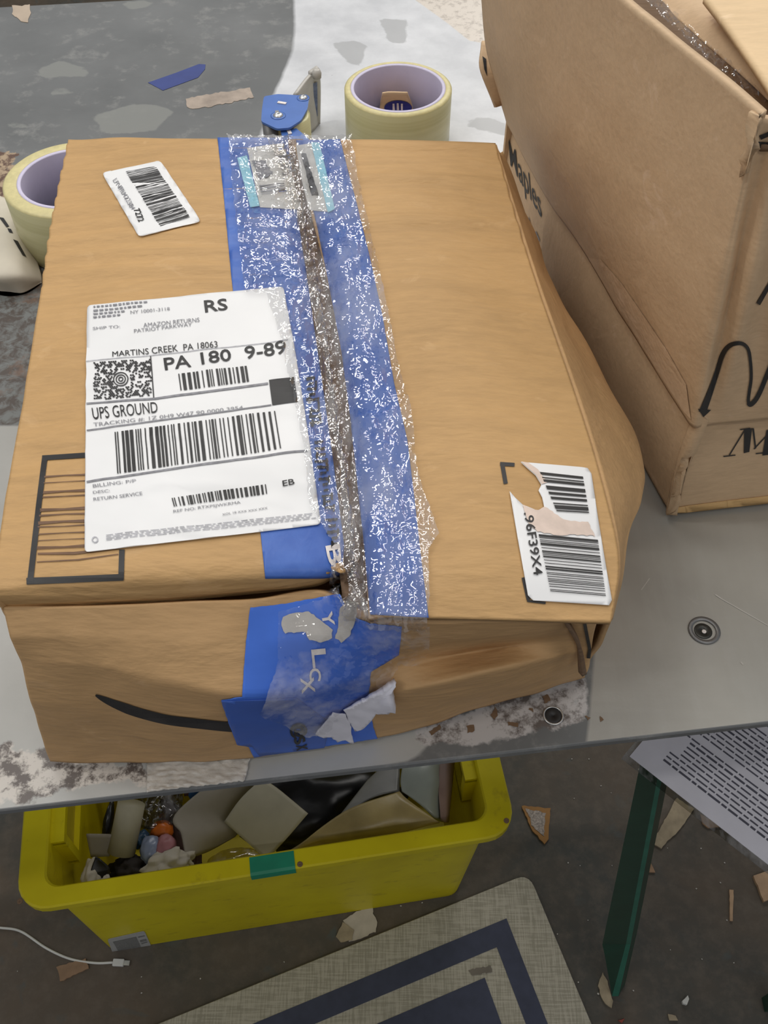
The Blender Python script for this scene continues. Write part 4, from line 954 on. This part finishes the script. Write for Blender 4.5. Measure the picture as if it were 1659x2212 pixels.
# black plastic bag
def lump(name, px, py, z, sx, sy, sz, mat, label, cat, seed=0, amp=.3, sc=3, yaw=0, tilt=0, group=None, parent=None):
    bm = bmesh.new(); bmesh.ops.create_icosphere(bm, subdivisions=4, radius=1); c = P(px, py, z)
    R = Matrix.Rotation(yaw, 3, 'Z') @ Matrix.Rotation(tilt, 3, 'X')
    for v in bm.verts:
        d = v.co.normalized(); k = 1 + amp * (noise.noise(d * sc + Vector((seed, 0, 0))) - .5 * abs(noise.noise(d * sc * 2.5 + Vector((0, seed, 0)))))
        v.co = R @ Vector((d.x * sx * k, d.y * sy * k, d.z * sz * k))
    vs = [c + v.co for v in bm.verts]; fs = [tuple(x.index for x in q.verts) for q in bm.faces]; bm.free()
    o = obj(name, vs, fs, mat, parent, True, origin=tuple(c - Vector((0, 0, sz)))); tag(o, label, cat, group); return o
blackp = plain('black_plastic', (.008, .008, .009, 1), .35, .3, 30, .5, bs=60)
lump('black_bag', 715, 1722, zr(-.64), .125, .075, .055, blackp, 'black plastic bag filling the middle of the yellow tote', 'bag', 3, .35, 2)
lump('black_scrap', 275, 1900, zr(-.625), .026, .02, .02, plain('black_brown_foam', (.022, .016, .012, 1), .8, .3, 60, .4), 'dark crumpled scrap at the front left of the tote', 'scrap', 5, .35, 3)
sheetthing('black_card', [[(206, 1850, zr(-.60)), (214, 1858, zr(-.60))], [(196, 1890, zr(-.605)), (238, 1880, zr(-.608))], [(215, 1940, zr(-.615)), (222, 1930, zr(-.615))]], .002, blackp, 'small black card at the front left corner of the tote', 'card', nu=8, nv=12)
lump('crumpled_tissue', 360, 1885, zr(-.612), .030, .020, .014, plain('white_tissue', (.46, .42, .34, 1), .8, .08, 30, .6, bs=60), 'crumpled white tissue beside the dark scrap in the tote', 'tissue', 8, .45, 2.5, .3)
lump('crumpled_paper', 198, 1900, zr(-.612), .013, .026, .014, plain('white_crumple', (.44, .40, .32, 1), .8, .08, 30, .6, bs=60), 'narrow crumpled white paper in the tote\'s front left corner', 'paper', 9, .3, 2.5)
lump('white_chip', 228, 1912, zr(-.597), .007, .012, .005, plain('white_bit', (.5, .46, .38, 1), .8), 'small white chip on the dark scrap in the tote', 'chip', 4, .3, 2)
sheetthing('beige_card', [[(186, 1803, zr(-.61)), (242, 1804, zr(-.61))], [(196, 1852, zr(-.625)), (236, 1850, zr(-.625))]], .003, greyc, 'small beige card left of the pale tube in the tote', 'card', nu=8, nv=8)
lump('orange_cap', 350, 1795, zr(-.635), .015, .014, .012, plain('orange_plastic', (.55, .13, .01, 1), .4), 'orange plastic cap in the yellow tote', 'cap', 1, .1, 2)
lump('pink_ball', 358, 1832, zr(-.622), .014, .018, .012, plain('pink_rubber', (.34, .14, .15, 1), .5), 'dull pink rounded piece in the yellow tote', 'toy', 2, .15, 2)
lump('blue_cup', 325, 1835, zr(-.622), .014, .018, .012, plain('pale_blue_plastic', (.22, .26, .36, 1), .3), 'pale blue plastic piece left of the pink one', 'plastic piece', 3, .15, 2)
lump('blue_wrapper', 305, 1812, zr(-.63), .012, .012, .01, plain('teal_foil', (.02, .06, .11, 1), .4), 'dark blue wrapper scrap above the pale blue piece', 'wrapper', 6, .3, 2)
lump('black_object', 234, 1778, zr(-.635), .006, .03, .012, blackp, 'black narrow object beside the pale tube in the tote', 'object', 7, .2, 2)
clearp = film('clear_plastic_shell', .12, .08, 60, .3, (1, 1, 1), (.85, .82, .75, 1), haze=.45)
lump('plastic_dome', 490, 1852, zr(-.628), .042, .024, .022, clearp, 'clear plastic shell at the front of the tote under the foam square', 'packaging', 2, .15, 2, .15)
lump('clear_bag', 345, 1740, zr(-.635), .030, .036, .02, film('clear_bag_film', .12, .1, 90, .6, (1, 1, 1), (.6, .6, .6, 1), haze=.3), 'crinkled clear plastic bag right of the pale tube', 'bag', 12, .3, 3)
lump('brown_wrapper', 390, 1810, zr(-.65), .02, .06, .012, plain('dark_brown_wrap', (.07, .035, .025, 1), .4, .2), 'dark brown wrapper under the folded card in the tote', 'wrapper', 13, .2, 2, .5)
snack, gsn = sheetthing('snack_wrapper', [[(395, 1670, zr(-.61)), (440, 1660, zr(-.61)), (500, 1655, zr(-.61))], [(398, 1720, zr(-.63)), (440, 1715, zr(-.63)), (500, 1700, zr(-.63))]], .002, plain('brown_wrap', (.09, .05, .04, 1), .3), 'brown wrapper with blue and red printing near the table edge in the tote', 'wrapper', nu=12, nv=12)
decal('blue_printing', [ragged([(404, 1700), (425, 1692), (448, 1690), (446, 1714), (410, 1728)], 2, 2, 5)], bvh_of(gsn), .001, plain('blue_print', (.03, .11, .28, 1), .4), snack, 12)
decal('red_printing', [ragged([(454, 1694), (470, 1692), (492, 1690), (470, 1702), (456, 1710)], 1.5, 3, 5)], bvh_of(gsn), .001, plain('red_print', (.28, .03, .02, 1), .4), snack, 12)
# plastic pack at the right of the tote
pkr = thing('padded_mailer', P(860, 1760, FLOOR + .05), 'tan and grey plastic-wrapped padded pack leaning in the right of the yellow tote', 'packaging')
ga = grid([Z([(880, 1715, zr(-.60)), (760, 1760, zr(-.60)), (640, 1850, zr(-.62)), (608, 1870, zr(-.64))]), Z([(900, 1735, zr(-.598)), (800, 1800, zr(-.60)), (700, 1830, zr(-.615)), (640, 1862, zr(-.63))]), Z([(968, 1785, zr(-.60)), (870, 1810, zr(-.61)), (760, 1840, zr(-.625)), (660, 1860, zr(-.64))])], 30, 20, disp=lambda u, v, p: .002 * noise.noise(Vector(p) * 25))
v, f = solid(ga[::-1] if gnormals(ga)[5, 5][2] < 0 else ga, .004); obj('front_face', v, f, plain('tan_wrap', (.36, .28, .12, 1), .35, .35, 12, .3), pkr, True)
ga = grid([Z([(890, 1640, zr(-.60)), (930, 1632, zr(-.60)), (960, 1630, zr(-.60)), (992, 1640, zr(-.61))]), Z([(882, 1690, zr(-.60)), (930, 1690, zr(-.595)), (965, 1700, zr(-.60)), (990, 1710, zr(-.62))]), Z([(885, 1715, zr(-.60)), (925, 1745, zr(-.60)), (960, 1775, zr(-.605)), (984, 1784, zr(-.62))])], 30, 20, disp=lambda u, v, p: .002 * noise.noise(Vector(p) * 40))
v, f = solid(ga, .004); obj('pale_side', v, f, plain('pale_green_grey_wrap', (.30, .33, .30, 1), .3, .2, 12, .3), pkr, True)
ga = grid([Z([(965, 1640, zr(-.602)), (990, 1640, zr(-.602)), (1000, 1650, zr(-.61))]), Z([(965, 1710, zr(-.60)), (986, 1712, zr(-.60)), (994, 1720, zr(-.61))]), Z([(970, 1780, zr(-.604)), (984, 1784, zr(-.604)), (988, 1784, zr(-.615))])], 12, 20)
v, f = solid(ga, .003); obj('rose_side', v, f, plain('rose_wrap', (.28, .19, .16, 1), .35, .2, 20, .3), pkr, True)
ga = grid([Z([(880, 1650, zr(-.62)), (845, 1660, zr(-.62)), (810, 1690, zr(-.62))]), Z([(880, 1715, zr(-.61)), (820, 1730, zr(-.61)), (740, 1780, zr(-.61))])], 14, 14)
v, f = solid(ga[::-1] if gnormals(ga)[5, 5][2] < 0 else ga, .003); obj('grey_flap', v, f, plain('grey_wrap', (.20, .20, .19, 1), .35), pkr, True)  # flap in a plain darker grey wrap

for o_ in list(COL.objects):
    k_ = {'padded_mailer': (-.010, .008, -.010), 'black_scrap': (0, .014, -.012), 'crumpled_tissue': (0, .012, -.010), 'plastic_dome': (.006, .004, -.05), 'black_bag': (-.03, .01, -.06)}.get(o_.name)
    if k_ and o_.parent is None: o_.location = o_.location + Vector(k_)
# ------------------------------------------------------------------ floor mat
MZ = FLOOR + .010
def mt(): 
    n = N('tan_linen_mat'); w1 = n.noise(500, 2, .5, (1, .06, 1)); w2 = n.noise(500, 2, .5, (.06, 1, 1)); f_ = n.math('ADD', w1, w2)
    c = n.mix(n.ramp(f_, .85, 1.15), (.31, .29, .225, 1), (.44, .41, .33, 1)); st = n.noise(7, 5, .6); c = n.mix(n.ramp(st, .6, .75), c, (.24, .22, .17, 1))
    return n.done(c, .8, 0, n.bump(f_, .3, .0006), .2)
C0 = P(1142, 1886, MZ); Pa = P(340, 2212, MZ); Pb = P(1278, 2212, MZ)
ea = (Pa - C0).normalized(); eb = (Pb - C0).normalized()
mat_o = thing('floor_mat', C0 + ea * .45 + eb * .3 + Vector((0, 0, -.0095)), 'tan woven floor mat with navy border stripe at the bottom of the picture', 'mat')
def coords(p):
    d = p - C0; A = np.array([[ea.x, eb.x], [ea.y, eb.y]]); s = np.linalg.solve(A, np.array([d.x, d.y])); return float(s[0]), float(s[1])
def MP(a, b, z=MZ): q = C0 + ea * a + eb * b; return Vector((q.x, q.y, z))
LA, LB = 1.15, .75
out = [MP(*q) for q in rounded([(0, 0), (LA, 0), (LA, LB), (0, LB)], .022, 5)]
m = MB(); m.prism([(p.x, p.y) for p in out], MZ, FLOOR + .0005); o = m.build('mat_body', mt(), mat_o)
bv = o.modifiers.new('soft', 'BEVEL'); bv.width = .003; bv.segments = 3; bv.limit_method = 'ANGLE'
def lshape(ca, cb, wa, wb):   # border ring
    m = MB()
    o_ = [(ca, cb), (LA - ca, cb), (LA - ca, LB - cb), (ca, LB - cb)]; i_ = [(wa, wb), (LA - wa, wb), (LA - wa, LB - wb), (wa, LB - wb)]
    for k in range(4):
        k2 = (k + 1) % 4; q = [MP(*o_[k]), MP(*o_[k2]), MP(*i_[k2]), MP(*i_[k])]; m.prism([(p.x, p.y) for p in q], MZ + .0006, MZ - .0002)
    return m
s1, s2, s3 = coords(P(1094, 1984, MZ)), coords(P(1073, 2046, MZ)), coords(P(1047, 2112, MZ))
navy = plain('navy_weave', (.045, .052, .085, 1), .8, .12, 60, .2)
lshape(s1[0], s1[1], s2[0], s2[1]).build('border_stripe', navy, mat_o)
m = MB(); m.prism([(p.x, p.y) for p in (MP(s3[0], s3[1]), MP(LA - s3[0], s3[1]), MP(LA - s3[0], LB - s3[1]), MP(s3[0], LB - s3[1]))], MZ + .0006, MZ - .0002); m.build('centre_field', navy, mat_o)
MBV = BVHTree.FromPolygons([MP(0, 0, MZ + .0007), MP(LA, 0, MZ + .0007), MP(LA, LB, MZ + .0007), MP(0, LB, MZ + .0007)], [(0, 1, 2, 3)])
decal('dark_stain', [ragged([(1012, 2096), (1030, 2092), (1060, 2086), (1062, 2098), (1035, 2106), (1020, 2106)], 2, 3, 4)], MBV, .0003, plain('mat_stain', (.16, .14, .11, 1), .8), mat_o, 20)

# ------------------------------------------------------------------ green stand and the sheet on it
SZ = -.27
foot = [(1306, 2062), (1326, 2150), (1340, 2148)]
stand = thing('side_stand', P(1500, 2100, FLOOR), 'green metal stand with a slanting leg at the lower right, under the printed sheet', 'stand')
green = plain('green_enamel_shaded', (.012, .055, .035, 1), .35, .12, 40, .1)  # shaded tone of the leg's enamel, shared by tray and hidden legs
green_lit = plain('green_enamel_lit', (.03, .16, .11, 1), .35, .12, 40, .1)  # same enamel painted lighter for the lit flange
zf = FLOOR + .001
lv = [P(1385, 1640, SZ - .006), P(1428, 1640, SZ - .006), P(1438, 1640, SZ - .006), P(1301, 2040, -.85), P(1352, 2040, -.85), P(1362, 2040, -.85), P(1306, 2062, -.875), P(1322, 2152, zf), P(1336, 2152, zf)]
m = MB(); bk_ = Vector((.012, .016, -.004))
v = lv + [p + bk_ for p in lv]
# face painted in the shaded tone (0,1 | 3,4 | 6,7) and flange painted in the lit tone (1,2 | 4,5 | 7,8)
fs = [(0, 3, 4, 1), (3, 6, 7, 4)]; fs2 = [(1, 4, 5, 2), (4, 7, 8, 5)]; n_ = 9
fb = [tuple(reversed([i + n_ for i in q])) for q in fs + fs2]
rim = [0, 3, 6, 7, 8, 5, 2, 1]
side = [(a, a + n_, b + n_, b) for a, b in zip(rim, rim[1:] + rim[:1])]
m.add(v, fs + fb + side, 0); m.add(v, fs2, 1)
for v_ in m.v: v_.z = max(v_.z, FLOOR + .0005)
o = m.build('leg', None, stand, mats=[green, green_lit]); o['label'] = 'slanting green angle-iron leg'
# tray under the sheet, extends right out of the photo
Q0 = P(1360, 1634, SZ); Q1 = P(1700, 1900, SZ); qa = (Q1 - Q0).normalized(); qb = Vector((-qa.y, qa.x, 0))
def QP(a, b, z=SZ): q = Q0 + qa * a + qb * b; return Vector((q.x, q.y, z))
m = MB(); m.prism([(p.x, p.y) for p in (QP(.006, .004), QP(.30, .004), QP(.30, .22), QP(.006, .22))], SZ - .0010, SZ - .006); m.build('tray', green, stand)
for (a, b) in ((.28, .10), (.28, .20)):
    c = QP(a, b); m = MB(); m.box((c.x, c.y, (SZ - .006 + FLOOR) / 2), (.018, .018, SZ - .006 - FLOOR - .001)); m.build('leg', green, stand)
doc = thing('printed_sheet', QP(.14, .11, SZ), 'white printed sheet in a clear sleeve on the green stand, at the lower right', 'document')
m = MB(); m.prism([(p.x, p.y) for p in (QP(-.004, -.006), QP(.29, -.006), QP(.29, .22), QP(-.004, .22))], SZ - .0002, SZ - .0008); m.build('sleeve', film('sleeve_plastic', .05, .15, 20, .1, (1, 1, 1), (.75, .75, .72, 1), haze=.35), doc)
m = MB(); m.prism([(p.x, p.y) for p in (QP(0, 0), QP(.279, 0), QP(.279, .216), QP(0, .216))], SZ + .0003, SZ - .0001); m.build('paper', M['white_paper'], doc)
lines_ = MB(); rl = random.Random(9); nn = 0
b_ = .016; row = 0
while b_ < .195:
    a = .022 if row % 7 in (0, 1, 2) else .030
    end = .255 if rl.random() < .6 else rl.uniform(.10, .2)
    if row % 9 == 8: b_ += .004
    hh = .0014 if row % 6 else .0019
    while a < end:
        wl = rl.uniform(.004, .012); q = (QP(a, b_), QP(a + wl, b_), QP(a + wl, b_ + hh), QP(a, b_ + hh))
        lines_.prism([(p.x, p.y) for p in q], SZ + .0005, SZ + .0002); a += wl + .0014
    b_ += .0046; row += 1
lines_.build('printed_text', plain('grey_text', (.10, .10, .13, 1), .6), doc)

# ------------------------------------------------------------------ charging cable
cb_ = thing('charging_cable', P(150, 2070, FLOOR), 'white charging cable with a small plug, on the floor in front of the tote', 'cable')
zc = FLOOR + .0022
pts = catmull([tuple(P(x, y, zc)) for x, y in ((-220, 1985), (-60, 1998), (0, 2004), (45, 2012), (100, 2048), (151, 2071), (205, 2080), (246, 2079))], 60)
m = MB(); m.tube([Vector(p) for p in pts], .0018, 10); white_pl = plain('white_plastic', (.62, .62, .58, 1), .35, .05); m.build('cord', white_pl, cb_, True)
a = P(244, 2079, FLOOR + .0042); b = P(268, 2080, FLOOR + .0042); ang = math.atan2(b.y - a.y, b.x - a.x)
m = MB(); m.box((a + b) / 2, ((b - a).length, .010, .006), Matrix.Rotation(ang, 3, 'Z')); pg = m.build('plug', white_pl, cb_); q = pg.modifiers.new('b', 'BEVEL'); q.width = .0012; q.segments = 2
a2 = P(280, 2081, FLOOR + .0042); m = MB(); m.box((b + a2) / 2, ((a2 - b).length, .0065, .003), Matrix.Rotation(ang, 3, 'Z')); m.build('connector_tip', M['steel'], pg)

# ------------------------------------------------------------------ scraps on the floor
FB = BVHTree.FromPolygons([Vector((-3, -2.5, FLOOR)), Vector((3, -2.5, FLOOR)), Vector((3, 4, FLOOR)), Vector((-3, 4, FLOOR))], [(0, 1, 2, 3)])
def scrap(name, poly, mat, label, cat, th=.003, rag=1.2, seed=0, group=None):
    pl_ = ragged(poly, rag, seed, 7); zt = FLOOR + th + .0004
    w_ = [P(x, y, zt) for x, y in poly] ; c = sum(w_, Vector()) / len(w_)
    m = MB(); m.prism([(P(x, y, zt).x, P(x, y, zt).y) for x, y in pl_], zt, FLOOR + .0004)
    o = m.build(name, mat, None, origin=(c.x, c.y, FLOOR + .0004)); tag(o, label, cat, group); return o
kr = plain('kraft_scrap', (.27, .17, .10, 1), .8, .15, 60, .2); kr2 = plain('tan_scrap', (.42, .28, .17, 1), .8, .15, 60, .2)
wt = plain('white_scrap', (.50, .45, .38, 1), .8, .1, 60, .3); be = plain('beige_scrap', (.33, .27, .18, 1), .8, .2, 60, .3)
scrap('cardboard_scrap', [(122, 2088), (184, 2071), (192, 2092), (130, 2120)], kr, 'brown cardboard scrap under the white charging cable', 'scrap', seed=1)
tg = scrap('printed_tag', [(1126, 1740), (1190, 1746), (1184, 1812), (1176, 1822), (1150, 1794)], plain('ochre_card', (.30, .15, .04, 1), .7), 'ochre printed tag on the floor right of the yellow tote', 'tag', seed=2)
FBt = BVHTree.FromPolygons([Vector((-3, -2.5, FLOOR + .0038)), Vector((3, -2.5, FLOOR + .0038)), Vector((3, 4, FLOOR + .0038)), Vector((-3, 4, FLOOR + .0038))], [(0, 1, 2, 3)])
decal('white_print', [ragged([(1136, 1748), (1178, 1755), (1174, 1806), (1152, 1788)], 2, 4, 5)], FBt, .0003, plain('pale_print2', (.32, .28, .25, 1), .8, .5, 300), tg, 30)
ws = scrap('torn_label_scrap', [(742, 1988), (770, 1970), (804, 1954), (806, 1975), (814, 1990), (812, 2012), (780, 2028), (752, 2032)], wt, 'torn white label scrap on the floor in front of the tote', 'scrap', .002, 2, 3)
scrap('cardboard_scrap', [(726, 2024), (740, 1992), (764, 2008), (760, 2030), (736, 2036)], be, 'small brown scrap beside the torn white label on the floor', 'scrap', .004, 1, 4)
scrap('cardboard_strip', [(1408, 1820), (1440, 1765), (1462, 1722), (1500, 1748), (1470, 1790), (1428, 1832)], be, 'beige cardboard strip on the floor right of the green leg', 'scrap', seed=5)
scrap('cardboard_scrap', [(1396, 1862), (1404, 1858), (1416, 1884), (1398, 1884)], kr, 'tiny brown scrap against the right of the green leg', 'scrap', seed=6, rag=.6)
scrap('cardboard_scrap', [(1628, 1892), (1672, 1876), (1690, 1930), (1650, 1948)], kr2, 'tan cardboard scrap at the right edge of the floor', 'scrap', .006, .8, 7)
scrap('wooden_splinter', [(1576, 1921), (1585, 1922), (1583, 1990), (1577, 1988)], kr2, 'thin tan splinter standing out on the floor at the right', 'splinter', seed=8, rag=.5)
scrap('cardboard_scrap', [(1292, 2130), (1302, 2100), (1312, 2120), (1324, 2162), (1322, 2178), (1302, 2162)], be, 'beige cardboard scrap at the foot of the green leg', 'scrap', seed=9)
scrap('cardboard_scrap', [(1512, 1758), (1560, 1786), (1530, 1788), (1518, 1780)], kr, 'brown scrap half under the printed sheet', 'scrap', seed=10, rag=.6)
scrap('foam_curl', [(1474, 2162), (1480, 2156), (1486, 2150), (1489, 2158), (1484, 2170), (1476, 2168)], plain('white_foam', (.6, .6, .56, 1), .8), 'white foam curl on the floor near the bottom right', 'foam bit', .006, .6, 11)
scrap('paper_bit', [(1443, 2190), (1460, 2194), (1465, 2204), (1446, 2204)], be, 'pale olive paper bit at the bottom of the floor', 'scrap', seed=12, rag=.6)
scrap('red_bit', [(1336, 2204), (1350, 2200), (1344, 2210)], plain('red_bit', (.3, .06, .04, 1), .6), 'tiny red bit at the bottom edge of the floor', 'scrap', seed=13, rag=.5)
first = None
for (x, y, s) in ((1227, 1864, 3), (1298, 1698, 3), (1320, 1713, 2), (1380, 1663, 4), (1514, 1833, 3), (1556, 1907, 3), (1504, 1920, 3), (1570, 1988, 3), (1368, 2140, 3), (1249, 2122, 3), (1160, 1936, 3), (1204, 2018, 2.5), (1240, 1725, 2.5), (1253, 1870, 2),
                  (1565, 1864, 3), (1442, 1832, 2), (912, 1950, 3), (866, 1957, 3), (306, 2110, 2.5), (433, 2114, 3), (306, 2145, 3), (38, 2098, 2), (1322, 1870, 2), (1270, 1988, 2), (1516, 2072, 2.5), (1585, 2080, 2.5), (1448, 2052, 2), (1235, 1640, 3), (1272, 1640, 3), (1292, 2147, 4), (614, 2078, 2.5)):
    if first is None:
        c = P(x, y, FLOOR + .0003); bm = bmesh.new(); bmesh.ops.create_icosphere(bm, subdivisions=2, radius=1)
        vv = [c + Vector((v.co.x * (1 + .3 * noise.noise(v.co * 3)), v.co.y, (v.co.z + 1) * .5)) * .0011 if False else Vector((v.co.x * (1 + .3 * noise.noise(v.co * 3)), v.co.y * .8, (v.co.z + 1) * .5)) * .0011 for v in bm.verts]
        fs = [tuple(q.index for q in f.verts) for f in bm.faces]; bm.free()
        first = obj('paper_crumb', vv, fs, plain('white_crumb', (.5, .48, .44, 1), .8), None, True, origin=(0, 0, 0)); o = first
    else:
        o = first.copy(); COL.objects.link(o)
    k = s / 2.6; o.location = P(x, y, FLOOR + .0003); o.scale = (k, k, k); o.rotation_euler = (0, 0, x * .7)
    tag(o, 'tiny white paper crumb scattered on the dark floor', 'crumb', 'paper crumbs on the floor')
